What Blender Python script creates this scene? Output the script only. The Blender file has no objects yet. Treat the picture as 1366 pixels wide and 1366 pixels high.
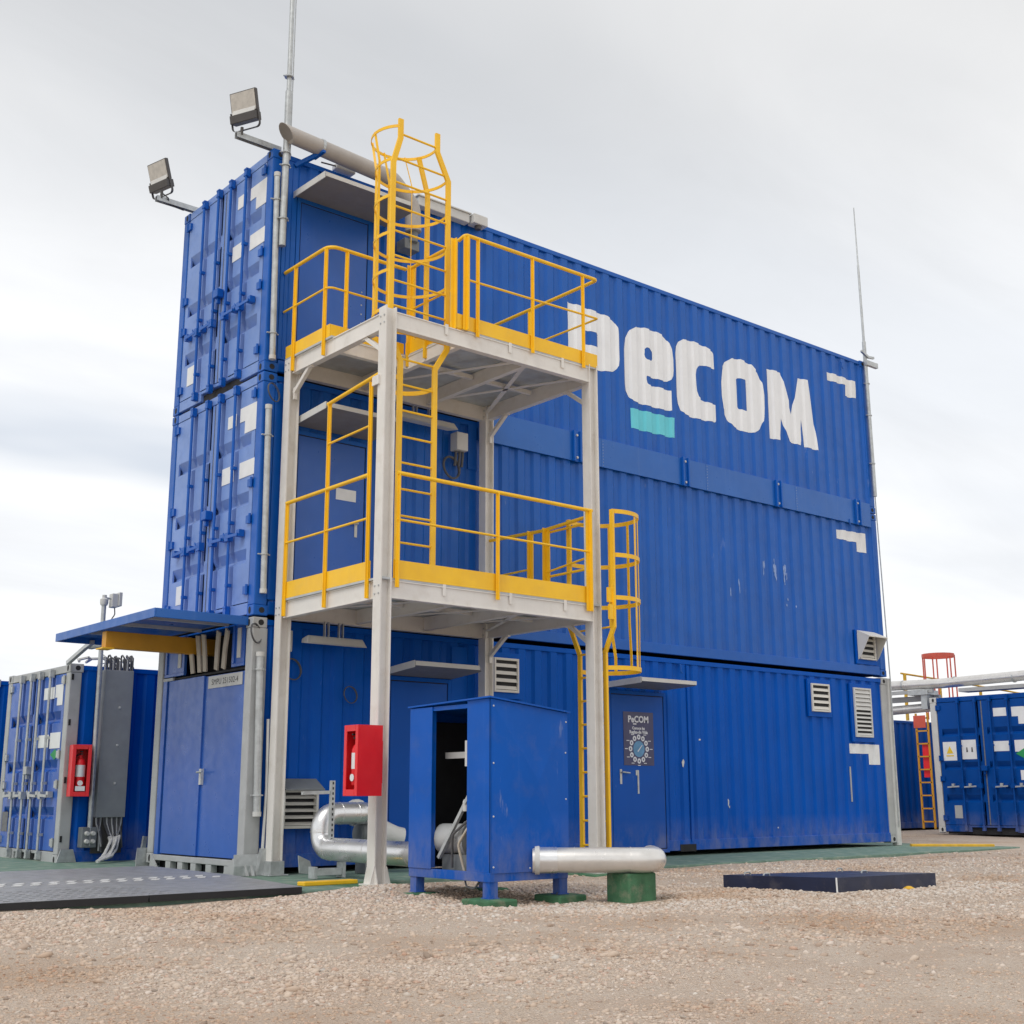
import bpy, bmesh, math, random
import numpy as np
from mathutils import Vector, Matrix
random.seed(7)
RNG = np.random.default_rng(11)
S = bpy.context.scene
COL = S.collection
RAD = math.radians

# ------------------------------------------------------------------ camera
cam = bpy.data.cameras.new("camera")
cam_o = bpy.data.objects.new("camera", cam)
COL.objects.link(cam_o)
yaw, pitch, roll = 0.6955, 0.2227, -0.0022
fw = Vector((math.sin(yaw)*math.cos(pitch), math.cos(yaw)*math.cos(pitch), math.sin(pitch)))
rt = Vector((math.cos(yaw), -math.sin(yaw), 0)); up = rt.cross(fw)
R_ = rt*math.cos(roll) + up*math.sin(roll); U_ = -rt*math.sin(roll) + up*math.cos(roll)
mw = Matrix((( R_.x, U_.x, -fw.x, -6.6808), (R_.y, U_.y, -fw.y, -12.5211), (R_.z, U_.z, -fw.z, 0.8344), (0, 0, 0, 1)))
cam_o.matrix_world = mw
cam.sensor_width = 36; cam.lens = 36*1668.23/1366; cam.clip_start = 0.05; cam.clip_end = 2000
S.camera = cam_o

# ------------------------------------------------------------------ world, sun, exposure
SUN_EL, SUN_AZ = RAD(54), RAD(252)          # azimuth clockwise from +Y: light from the left, in front of the boxes
w = bpy.data.worlds.new("World"); S.world = w; w.use_nodes = True
nt = w.node_tree; nt.nodes.clear()
def WN(t, **k):
    n = nt.nodes.new(t)
    for a, b in k.items(): setattr(n, a, b)
    return n
out = WN('ShaderNodeOutputWorld'); bg = WN('ShaderNodeBackground'); bg.inputs[1].default_value = 0.1
sky = WN('ShaderNodeTexSky', sky_type='NISHITA'); sky.sun_disc = False
sky.sun_elevation = SUN_EL; sky.sun_rotation = SUN_AZ; sky.air_density = 1.0; sky.dust_density = 1.5
SKY_BIG, SKY_THIN = (-8.61, 6.08, 0), (4.85, -8.7, 4.0)
tc = WN('ShaderNodeTexCoord')
sep = WN('ShaderNodeSeparateXYZ'); nt.links.new(tc.outputs['Generated'], sep.inputs[0])
# cloud sheet: direction flattened on to a plane overhead, so bands close up towards the horizon
zz = WN('ShaderNodeMath', operation='MAXIMUM'); zz.inputs[1].default_value = 0.0; nt.links.new(sep.outputs[2], zz.inputs[0])
za = WN('ShaderNodeMath', operation='ADD'); za.inputs[1].default_value = 0.16; nt.links.new(zz.outputs[0], za.inputs[0])
dx = WN('ShaderNodeMath', operation='DIVIDE'); nt.links.new(sep.outputs[0], dx.inputs[0]); nt.links.new(za.outputs[0], dx.inputs[1])
dy = WN('ShaderNodeMath', operation='DIVIDE'); nt.links.new(sep.outputs[1], dy.inputs[0]); nt.links.new(za.outputs[0], dy.inputs[1])
cmb = WN('ShaderNodeCombineXYZ'); nt.links.new(dx.outputs[0], cmb.inputs[0]); nt.links.new(dy.outputs[0], cmb.inputs[1])
def cloud(loc, scl, rot, scale, det, rough, dist):
    m_ = WN('ShaderNodeMapping'); m_.inputs['Location'].default_value = loc; m_.inputs['Rotation'].default_value = (0, 0, rot); m_.inputs['Scale'].default_value = scl
    nt.links.new(cmb.outputs[0], m_.inputs[0]); n_ = WN('ShaderNodeTexNoise'); n_.inputs['Scale'].default_value = scale; n_.inputs['Detail'].default_value = det; n_.inputs['Roughness'].default_value = rough; n_.inputs['Distortion'].default_value = dist
    nt.links.new(m_.outputs[0], n_.inputs[0]); return n_.outputs['Fac']
def mrange(src, a, b, c, d, smooth=False):
    n_ = WN('ShaderNodeMapRange'); n_.inputs[1].default_value = a; n_.inputs[2].default_value = b; n_.inputs[3].default_value = c; n_.inputs[4].default_value = d
    if smooth: n_.interpolation_type = 'SMOOTHSTEP'
    nt.links.new(src, n_.inputs[0]); return n_.outputs[0]
def mth(op, a, b):
    n_ = WN('ShaderNodeMath', operation=op)
    for i, v in enumerate((a, b)):
        if isinstance(v, (int, float)): n_.inputs[i].default_value = v
        else: nt.links.new(v, n_.inputs[i])
    return n_.outputs[0]
big = cloud(SKY_BIG, (.45, .8, 1), .5, .8, 4, .5, .5)
fine = cloud((1.7, 5.2, 0), (.5, 1.3, 1), .35, 2.2, 6, .6, .8)
el = mrange(sep.outputs[2], 0.30, 0.57, 8.6, 6.3, True)          # the cloud deck is brightest low down
v_ = mth('MULTIPLY', el, mth('MULTIPLY', mrange(big, .32, .68, .84, 1.11, True), mrange(fine, .3, .7, .955, 1.05)))
v_ = mth('MINIMUM', v_, 8.3)
tint = WN('ShaderNodeMix', data_type='RGBA'); tint.inputs['A'].default_value = (0.955, 0.985, 1.03, 1); tint.inputs['B'].default_value = (1.0, 1.0, 1.0, 1)
nt.links.new(mrange(big, .35, .6, 0, 1), tint.inputs['Factor'])
cc = WN('ShaderNodeVectorMath', operation='SCALE'); nt.links.new(tint.outputs['Result'], cc.inputs[0]); nt.links.new(v_, cc.inputs['Scale'])
# a few thin places where the blue shows
thn = cloud(SKY_THIN, (.35, .9, 1), .45, 1.1, 4, .5, .3)
mx = WN('ShaderNodeMix', data_type='RGBA')
nt.links.new(mrange(thn, .58, .72, .97, .55, True), mx.inputs['Factor']); nt.links.new(sky.outputs[0], mx.inputs['A']); nt.links.new(cc.outputs[0], mx.inputs['B'])
nt.links.new(mx.outputs['Result'], bg.inputs[0]); nt.links.new(bg.outputs[0], out.inputs[0])

sun = bpy.data.lights.new("sun", 'SUN'); sun.energy = 1.05; sun.angle = RAD(24); sun.color = (1, 0.965, 0.92)
sun_o = bpy.data.objects.new("sun", sun); COL.objects.link(sun_o)
sd = Vector((math.sin(SUN_AZ)*math.cos(SUN_EL), math.cos(SUN_AZ)*math.cos(SUN_EL), math.sin(SUN_EL)))
sun_o.rotation_euler = sd.to_track_quat('Z', 'Y').to_euler()
sun_o.location = (-20, -20, 30)
S.view_settings.view_transform = 'Standard'; S.view_settings.look = 'None'
S.view_settings.exposure = 0.34; S.view_settings.gamma = 1; S.view_settings.use_curve_mapping = False

# ------------------------------------------------------------------ materials
def mat(name, col, rough=0.5, dust=None, dust_top=.5, metal=0.0, var=0.08, scale=3.0, bump=0.0, bscale=40.0, dirt=None, dirt_amt=0.0, streak=0.0, streak_col=(0.5, 0.5, 0.5), spec=0.5, scuff=0.0, scuff_col=(0.55, 0.6, 0.7), tile=None, fade=None):
    m = bpy.data.materials.new(name); m.use_nodes = True
    t = m.node_tree; N = t.nodes; Lk = t.links; b = N['Principled BSDF']
    b.inputs['Roughness'].default_value = rough; b.inputs['Metallic'].default_value = metal
    b.inputs['Specular IOR Level'].default_value = spec
    g = N.new('ShaderNodeNewGeometry')
    def noise(sc, vec=None, det=4, scale3=None, rgh=0.55):
        n = N.new('ShaderNodeTexNoise'); n.inputs['Scale'].default_value = sc; n.inputs['Detail'].default_value = det; n.inputs['Roughness'].default_value = rgh
        src = g.outputs['Position']
        if scale3:
            v = N.new('ShaderNodeVectorMath'); v.operation = 'MULTIPLY'; v.inputs[1].default_value = scale3; Lk.new(src, v.inputs[0]); src = v.outputs[0]
        Lk.new(src, n.inputs['Vector']); return n.outputs['Fac']
    def rng(src, a, c, d, e):
        n = N.new('ShaderNodeMapRange'); n.inputs[1].default_value = a; n.inputs[2].default_value = c; n.inputs[3].default_value = d; n.inputs[4].default_value = e; Lk.new(src, n.inputs[0]); return n.outputs[0]
    def mixc(fac, a, c):
        n = N.new('ShaderNodeMix'); n.data_type = 'RGBA'
        if isinstance(fac, float): n.inputs['Factor'].default_value = fac
        else: Lk.new(fac, n.inputs['Factor'])
        for s, v in (('A', a), ('B', c)):
            if isinstance(v, tuple): n.inputs[s].default_value = (*v[:3], 1)
            else: Lk.new(v, n.inputs[s])
        return n.outputs['Result']
    lo = tuple(c*(1-var) for c in col); hi = tuple(min(1, c*(1+var)) for c in col)
    c = mixc(rng(noise(scale), .3, .7, 0, 1), lo, hi)
    if fade: c = mixc(rng(noise(0.6, det=6, scale3=(1, 1, .35)), .35, .75, 0, fade[1]), c, fade[0])
    if streak: c = mixc(rng(noise(1.0, det=5, scale3=(14, 14, .7)), .58, .8, 0, streak), c, streak_col)
    if dirt: c = mixc(rng(noise(5, det=7, rgh=.65), .52, .75, 0, dirt_amt), c, dirt)
    if scuff:
        a = noise(1.0, det=3, scale3=(9, 9, 2.5), rgh=.7); c2 = noise(.55, det=1)
        k = N.new('ShaderNodeMath'); k.operation = 'MULTIPLY'; Lk.new(rng(a, .66, .74, 0, 1), k.inputs[0]); Lk.new(rng(c2, .52, .66, 0, scuff), k.inputs[1])
        c = mixc(k.outputs[0], c, scuff_col)
    if dust:      # windblown dust and splash clinging to the foot of the wall, in ragged patches
        sp = N.new('ShaderNodeSeparateXYZ'); Lk.new(g.outputs['Position'], sp.inputs[0])
        k = N.new('ShaderNodeMath'); k.operation = 'MULTIPLY'; Lk.new(rng(sp.outputs[2], .05, dust_top, 1, 0), k.inputs[0]); Lk.new(rng(noise(3.5, det=7, scale3=(1, 1, .5), rgh=.7), .40, .72, 0, .55), k.inputs[1])
        c = mixc(k.outputs[0], c, dust)
    Lk.new(c, b.inputs['Base Color'])
    Lk.new(rng(noise(7, det=3), .3, .7, max(.02, rough-.07), min(1, rough+.09)), b.inputs['Roughness'])
    if bump:
        bp = N.new('ShaderNodeBump'); bp.inputs['Strength'].default_value = bump; bp.inputs['Distance'].default_value = .02
        Lk.new(noise(bscale, det=5), bp.inputs['Height']); Lk.new(bp.outputs[0], b.inputs['Normal'])
    return m

BLUE = (0.001, 0.100, 0.455)
M = {}
M['blue'] = mat('blue_paint', BLUE, .38, var=.10, scale=1.2, bump=.05, bscale=2.2, streak=.22, streak_col=(.03, .15, .49), scuff=.35, scuff_col=(.3, .38, .6), fade=((.010, .115, .46), .5), spec=.36, dirt=(.02, .06, .22), dirt_amt=.18)
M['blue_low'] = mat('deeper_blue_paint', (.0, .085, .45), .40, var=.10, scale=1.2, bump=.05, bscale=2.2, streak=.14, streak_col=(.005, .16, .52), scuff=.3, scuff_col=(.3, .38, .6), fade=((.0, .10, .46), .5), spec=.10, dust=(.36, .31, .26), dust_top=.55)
M['blue_deep'] = mat('dark_blue_paint', (.0, .062, .30), .4, var=.10, scale=1.2, bump=.05, bscale=2.2, streak=.12, streak_col=(.005, .12, .38), spec=.16, dust=(.36, .31, .26), dust_top=.5)
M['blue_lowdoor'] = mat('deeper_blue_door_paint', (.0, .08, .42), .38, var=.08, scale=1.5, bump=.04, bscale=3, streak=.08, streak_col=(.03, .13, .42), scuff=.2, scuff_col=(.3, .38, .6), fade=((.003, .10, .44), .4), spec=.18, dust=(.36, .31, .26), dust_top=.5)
M['blue_door'] = mat('blue_door_paint', (0.004, 0.09, 0.43), .33, var=.08, scale=1.5, bump=.04, bscale=3, streak=.06, streak_col=(.08, .19, .48), scuff=.15, fade=((.08, .17, .50), .5))
M['blue_faded_lit'] = mat('chalky_skylit_blue_paint', (0.15, 0.265, 0.60), .42, var=.12, scale=1.6, bump=.04, bscale=3, streak=.3, streak_col=(.15, .24, .52), fade=((.23, .35, .68), .55), dirt=(.05, .12, .38), dirt_amt=.35)  # faded end-door paint, with sun and sky haze mixed into the base colour
M['blue_box'] = mat('blue_enclosure_paint', (0.0, 0.092, 0.46), .36, spec=.18, dust=(.36, .31, .26), dust_top=.7, var=.10, scale=1.5, bump=.05, bscale=3, streak=.15, streak_col=(.08, .2, .5), scuff=.7, scuff_col=(.3, .36, .5), dirt=(.20, .19, .2), dirt_amt=.12)
M['blue_band'] = mat('blue_band_paint', (0.008, 0.115, 0.45), .34, var=.06, scale=1.5, streak=.05)
M['navy'] = mat('navy_cover_paint', (0.013, 0.02, 0.055), .45, var=.2, scale=4, dirt=(.3, .26, .22), dirt_amt=.25)
M['yellow'] = mat('yellow_paint', (0.98, 0.555, 0.014), .42, var=.07, scale=4, dirt=(.66, .42, .08), dirt_amt=.3, streak=.1, streak_col=(.5, .3, .1))
M['yellow_dirty'] = mat('faded_yellow_paint', (0.72, 0.42, 0.03), .6, var=.15, scale=9, dirt=(.35, .3, .2), dirt_amt=.5)
M['orange_beam'] = mat('orange_yellow_paint', (0.62, 0.30, 0.02), .5, var=.1, scale=4)
M['cream'] = mat('cream_paint', (0.76, 0.735, 0.69), .5, var=.05, scale=3, dirt=(.5, .44, .36), dirt_amt=.35, streak=.12, streak_col=(.45, .38, .3))
M['deck'] = mat('galvanised_deck', (0.50, 0.535, 0.55), .55, metal=.15, var=.12, scale=6, dirt=(.44, .37, .28), dirt_amt=.5)
M['galv'] = mat('galvanised_steel', (0.50, 0.52, 0.52), .42, metal=.55, var=.15, scale=14, dirt=(.32, .31, .3), dirt_amt=.5)
M['grey'] = mat('grey_paint', (0.42, 0.43, 0.43), .5, var=.08, scale=4, dirt=(.28, .27, .25), dirt_amt=.4, streak=.15, streak_col=(.3, .29, .28))
M['tray'] = mat('weathered_zinc_sheet', (0.30, 0.315, 0.32), .5, var=.08, scale=4, dirt=(.22, .22, .21), dirt_amt=.3, streak=.15, streak_col=(.4, .4, .4))
M['grey_dark'] = mat('dark_grey_paint', (0.17, 0.185, 0.195), .5, var=.1, scale=5, dirt=(.3, .3, .3), dirt_amt=.3)
M['awning'] = mat('brown_grey_sheet', (0.26, 0.24, 0.22), .5, var=.08, scale=4, metal=.2, dirt=(.2, .15, .1), dirt_amt=.3)
M['ltgrey'] = mat('light_grey_plastic', (0.60, 0.60, 0.58), .5, var=.06, scale=4, dirt=(.4, .38, .34), dirt_amt=.3)
M['white'] = mat('white_paint', (0.84, 0.86, 0.88), .45, var=.03, scale=4, streak=.10, streak_col=(.62, .65, .7))
M['sticker'] = mat('white_sticker', (0.78, 0.79, 0.79), .5, var=.05, scale=6, dirt=(.6, .63, .7), dirt_amt=.35)
M['cyan'] = mat('turquoise_paint', (0.13, 0.62, 0.72), .45, var=.05, scale=4)
M['vent'] = mat('cream_vent_plastic', (0.66, 0.64, 0.59), .5, var=.06, scale=5, dirt=(.42, .38, .3), dirt_amt=.3)
M['insul'] = mat('grey_plastered_pipe', (0.43, 0.40, 0.37), .65, var=.1, scale=5, dirt=(.3, .27, .24), dirt_amt=.4)
M['alu'] = mat('aluminium_cladding', (0.80, 0.80, 0.80), .30, metal=.8, var=.04, scale=6, dirt=(.6, .59, .57), dirt_amt=.3, bump=.03, bscale=4)
M['pipe_white'] = mat('off_white_cladding', (0.76, 0.74, 0.71), .33, metal=.65, var=.06, scale=6, dirt=(.45, .42, .36), dirt_amt=.3, bump=.05, bscale=12)
M['black'] = mat('black_rubber', (0.015, 0.015, 0.017), .6, var=.2)
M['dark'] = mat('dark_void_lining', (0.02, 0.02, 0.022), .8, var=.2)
M['red'] = mat('red_paint', (0.80, 0.018, 0.025), .38, var=.06, scale=4)
M['red_pole'] = mat('faded_red_paint', (0.62, 0.10, 0.06), .5, var=.1, scale=4)
M['green_conc'] = mat('green_painted_concrete', (0.055, 0.165, 0.08), .75, var=.25, scale=8, bump=.25, bscale=60, dirt=(.40, .33, .25), dirt_amt=.55)
M['pad'] = mat('faded_green_concrete', (0.15, 0.24, 0.19), .8, var=.2, scale=5, bump=.2, bscale=50, dirt=(.45, .39, .31), dirt_amt=.6)
M['ramp'] = mat('grey_ramp_plate', (0.32, 0.325, 0.34), .42, metal=.2, var=.2, scale=9, bump=.4, bscale=110, dirt=(.3, .27, .24), dirt_amt=.4)
M['white_dirty'] = mat('worn_white_paint', (0.66, 0.66, 0.65), .6, var=.2, scale=30, dirt=(.2, .2, .2), dirt_amt=.5)
M['glass'] = mat('lamp_glass', (0.52, 0.49, 0.44), .2, var=.12, scale=16)
M['lampbody'] = mat('dark_lamp_housing', (0.075, 0.07, 0.068), .5, var=.1)
M['poster'] = mat('poster_print', (0.05, 0.05, 0.13), .4, var=.15, scale=3)
M['poster_light'] = mat('poster_white_print', (0.72, 0.74, 0.8), .4, var=.05)
M['poster_blue'] = mat('poster_blue_print', (0.10, 0.28, 0.50), .4, var=.15, scale=10)
M['ink'] = mat('black_ink', (0.06, 0.06, 0.06), .6, var=.1)
M['yellow_ink'] = mat('yellow_ink', (0.8, 0.55, 0.03), .5, var=.05)
M['green_ink'] = mat('green_sticker_print', (0.02, 0.30, 0.09), .5, var=.05)
M['cable'] = mat('cable_sheath', (0.10, 0.10, 0.105), .5, var=.2, scale=20)
M['cable_white'] = mat('grey_cable_sheath', (0.5, 0.5, 0.49), .5, var=.1, scale=20)
M['beige'] = mat('beige_cable_trunk', (0.50, 0.44, 0.36), .6, var=.1, scale=8)
M['rust'] = mat('grey_gasket', (0.17, 0.17, 0.18), .7, var=.2, scale=20, dirt=(.22, .15, .10), dirt_amt=.35)

# ------------------------------------------------------------------ mesh builder
class MB:
    def __init__(s): s.v = []; s.f = []
    def add(s, vs, fs):
        o = len(s.v); s.v += [tuple(v) for v in vs]; s.f += [tuple(i+o for i in f) for f in fs]; return s
    def box(s, x0, x1, y0, y1, z0, z1):
        vs = [(x, y, z) for z in (z0, z1) for y in (y0, y1) for x in (x0, x1)]
        return s.add(vs, [(0, 2, 3, 1), (4, 5, 7, 6), (0, 1, 5, 4), (2, 6, 7, 3), (0, 4, 6, 2), (1, 3, 7, 5)])
    def cbox(s, c, d): return s.box(c[0]-d[0]/2, c[0]+d[0]/2, c[1]-d[1]/2, c[1]+d[1]/2, c[2]-d[2]/2, c[2]+d[2]/2)
    def hexa(s, a, b):      # two quads joined
        return s.add(list(a)+list(b), [(3, 2, 1, 0), (4, 5, 6, 7)] + [(i, (i+1) % 4, 4+(i+1) % 4, 4+i) for i in range(4)])
    def prism(s, poly, axis, a, b):   # closed 2D outline pulled along an axis
        n = len(poly)
        def P(p, t): return {'x': (t, p[0], p[1]), 'y': (p[0], t, p[1]), 'z': (p[0], p[1], t)}[axis]
        s.add([P(p, a) for p in poly] + [P(p, b) for p in poly], [tuple(range(n))[::-1], tuple(range(n, 2*n))] + [(i, (i+1) % n, n+(i+1) % n, n+i) for i in range(n)]); return s
    def sweep(s, pts, sec, upv=(0, 0, 1), closed=False, cap=True, keep=False):
        pts = [Vector(p) for p in pts]; n = len(pts); m = len(sec); rings = []; u0 = Vector(upv)
        for i, p in enumerate(pts):
            a = pts[i-1] if (i > 0 or closed) else None; b = pts[(i+1) % n] if (i < n-1 or closed) else None
            t1 = (p-a).normalized() if a is not None else None; t2 = (b-p).normalized() if b is not None else None
            t = (t1+t2).normalized() if (t1 and t2) else (t1 or t2)
            if t1 is None: t1 = t
            k = 1/max(.35, t.dot(t1))
            if keep and i:
                x = xp - t*xp.dot(t)
            else:
                x = t.cross(u0)
                if x.length < .08: x = t.cross(Vector((1, 0, 0)) if abs(t.x) < .9 else Vector((0, 1, 0)))
            x.normalize(); y = x.cross(t).normalized(); xp = x.copy()
            bend = (t2-t1) if (t1 and t2) else Vector((0, 0, 0))
            ring = []
            for (sx, sy) in sec:
                o = x*sx+y*sy
                if bend.length > 1e-4:
                    bn = bend.normalized(); o = o + bn*(o.dot(bn)*(k-1))
                ring.append(p+o)
            rings.append(ring)
        vs = [v for r in rings for v in r]; fs = []
        for i in range(n if closed else n-1):
            j = (i+1) % n
            for q in range(m): fs.append((i*m+q, i*m+(q+1) % m, j*m+(q+1) % m, j*m+q))
        if cap and not closed: fs += [tuple(range(m))[::-1], tuple(range((n-1)*m, n*m))]
        return s.add(vs, fs)
    def tube(s, pts, r, n=8, closed=False, cap=True, upv=(0, 0, 1)):
        return s.sweep(pts, [(r*math.cos(2*math.pi*i/n), r*math.sin(2*math.pi*i/n)) for i in range(n)], upv, closed, cap, keep=True)
    def bar(s, pts, wd, ht, upv=(0, 0, 1), closed=False):
        return s.sweep(pts, [(-wd/2, -ht/2), (wd/2, -ht/2), (wd/2, ht/2), (-wd/2, ht/2)], upv, closed)
    def rings(s, c, axis, prof, n=20):   # lathe: prof = [(t along axis, radius)]
        a = Vector(axis).normalized(); x = a.orthogonal().normalized(); y = a.cross(x); c = Vector(c); vs = []; fs = []
        for t, r in prof:
            for i in range(n): vs.append(c+a*t+(x*math.cos(2*math.pi*i/n)+y*math.sin(2*math.pi*i/n))*r)
        for k in range(len(prof)-1):
            for i in range(n): fs.append((k*n+i, k*n+(i+1) % n, (k+1)*n+(i+1) % n, (k+1)*n+i))
        fs += [tuple(range(n))[::-1], tuple(range((len(prof)-1)*n, len(prof)*n))]
        return s.add(vs, fs)
    def mesh(s, name):
        me = bpy.data.meshes.new(name); me.from_pydata(s.v, [], s.f); me.update()
        bm = bmesh.new(); bm.from_mesh(me); bmesh.ops.recalc_face_normals(bm, faces=bm.faces); bm.to_mesh(me); bm.free(); return me

def tag(o, label=None, cat=None, group=None, kind=None):
    if label: o['label'] = label
    if cat: o['category'] = cat
    if group: o['group'] = group
    if kind: o['kind'] = kind
    return o
def thing(name, label, cat, loc=(0, 0, 0), group=None, rot=None):
    o = bpy.data.objects.new(name, None); o.empty_display_size = .2; COL.objects.link(o); o.location = loc
    if rot is not None: o.rotation_euler = rot
    return tag(o, label, cat, group)
def wmat(o):
    b = Matrix.LocRotScale(o.location, o.rotation_euler, o.scale)
    return b if o.parent is None else wmat(o.parent) @ o.matrix_parent_inverse @ b
def link(name, me, m, parent=None, smooth=False, bevel=0, local=False, loc=None, rot=None):
    o = bpy.data.objects.new(name, me); COL.objects.link(o)
    if m is not None and not me.materials: me.materials.append(m)
    if smooth:
        for p in me.polygons: p.use_smooth = True
        try: me.set_sharp_from_angle(angle=RAD(38))
        except Exception: pass
    if bevel:
        md = o.modifiers.new('edges', 'BEVEL'); md.width = bevel; md.segments = 2; md.limit_method = 'ANGLE'; md.angle_limit = RAD(40)
    if loc is not None: o.location = loc
    if rot is not None: o.rotation_euler = rot
    if parent is not None:
        o.parent = parent
        if not local:
            o.matrix_parent_inverse = wmat(parent).inverted()
    return o
def part(name, mb, m, parent=None, **k): 
    lab = k.pop('label', None); kind = k.pop('kind', None)
    o = link(name, mb.mesh(name), m, parent, **k)
    if lab: o['label'] = lab
    if kind: o['kind'] = kind
    return o
def single(name, mb, m, label, cat, group=None, **k):
    return tag(link(name, mb.mesh(name), m, None, **k), label, cat, group)
def arc(c, r, a0, a1, n, plane='xy'):
    res = []
    for i in range(n+1):
        a = RAD(a0+(a1-a0)*i/n); u, v = r*math.cos(a), r*math.sin(a)
        res.append({'xy': (c[0]+u, c[1]+v, c[2]), 'xz': (c[0]+u, c[1], c[2]+v), 'yz': (c[0], c[1]+u, c[2]+v)}[plane])
    return res
def fillet(pts, r, n=6):
    pts = [Vector(p) for p in pts]; o = [pts[0]]
    for i in range(1, len(pts)-1):
        a, p, b = pts[i-1], pts[i], pts[i+1]; d1 = (a-p).normalized(); d2 = (b-p).normalized(); ang = d1.angle(d2); t = r/math.tan(ang/2)
        s, e = p+d1*t, p+d2*t; ctr = p+(d1+d2).normalized()*(r/math.sin(ang/2))
        v1 = s-ctr; v2 = e-ctr; om = v1.angle(v2)
        for k in range(n+1):
            q = k/n; o.append(ctr+(v1*math.sin((1-q)*om)+v2*math.sin(q*om))/math.sin(om))
    o.append(pts[-1]); return o
_fonts = {}
def text_mb(txt, size, align='CENTER', off=0.0):
    cu = bpy.data.curves.new('t', 'FONT'); cu.offset = off; cu.body = txt; cu.size = size; cu.align_x = align; cu.align_y = 'CENTER'; cu.resolution_u = 3
    o = bpy.data.objects.new('t', cu); COL.objects.link(o); dg = bpy.context.evaluated_depsgraph_get(); me = o.evaluated_get(dg).to_mesh()
    v = [tuple(q.co) for q in me.vertices]; f = [tuple(p.vertices) for p in me.polygons]; o.to_mesh_clear(); bpy.data.objects.remove(o); bpy.data.curves.remove(cu)
    return v, f

# ------------------------------------------------------------------ the ground
GZ = -0.035
def gh(x, y):
    h = 0.012*np.sin(x*1.7+.6*y)*np.cos(y*1.3) + 0.010*np.sin(x*.7-1.9*y+1) + 0.006*np.sin(4.1*x+2.2*y)
    h = h + 0.045*np.exp(-((x-.1)/.8)**2-((y+2.6)/.5)**2) - 0.03*np.exp(-((x-.55)/.9)**2-((y+4.0)/.75)**2) - 0.012*np.exp(-((x-3.8)/1.3)**2-((y+5.0)/1.0)**2) - 0.014*np.exp(-((y+8.1-.12*x)/.16)**2) - 0.014*np.exp(-((y+9.7-.12*x)/.16)**2)
    far = np.clip((np.hypot(x-2, y+4)-14)/10, 0, 1)
    return GZ + h*(1-far)
def axis_pts(lo, hi, step, far):
    a = list(np.arange(lo, hi, step)); d = step; x = hi; y = lo; L_ = []; R2 = []
    while x < far: x += d; R2.append(x); d *= 1.35
    d = step
    while y > -far: y -= d; L_.append(y); d *= 1.35
    return np.array(L_[::-1]+a+R2)
gx = axis_pts(-7, 9, .11, 700); gy = axis_pts(-11, 0, .11, 700)
X, Y = np.meshgrid(gx, gy); Z = gh(X, Y)
nx, ny = len(gx), len(gy)
gv = np.stack([X.ravel(), Y.ravel(), Z.ravel()], 1)
idx = np.arange(nx*ny).reshape(ny, nx)
gf = np.stack([idx[:-1, :-1].ravel(), idx[:-1, 1:].ravel(), idx[1:, 1:].ravel(), idx[1:, :-1].ravel()], 1)
def np_mesh(name, v, f):
    me = bpy.data.meshes.new(name); k = f.shape[1]
    me.vertices.add(len(v)); me.vertices.foreach_set('co', v.astype(np.float32).ravel())
    me.loops.add(f.size); me.loops.foreach_set('vertex_index', f.astype(np.int32).ravel())
    me.polygons.add(len(f)); me.polygons.foreach_set('loop_start', np.arange(0, f.size, k, dtype=np.int32)); me.polygons.foreach_set('loop_total', np.full(len(f), k, dtype=np.int32))
    me.update(calc_edges=True); return me
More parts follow.
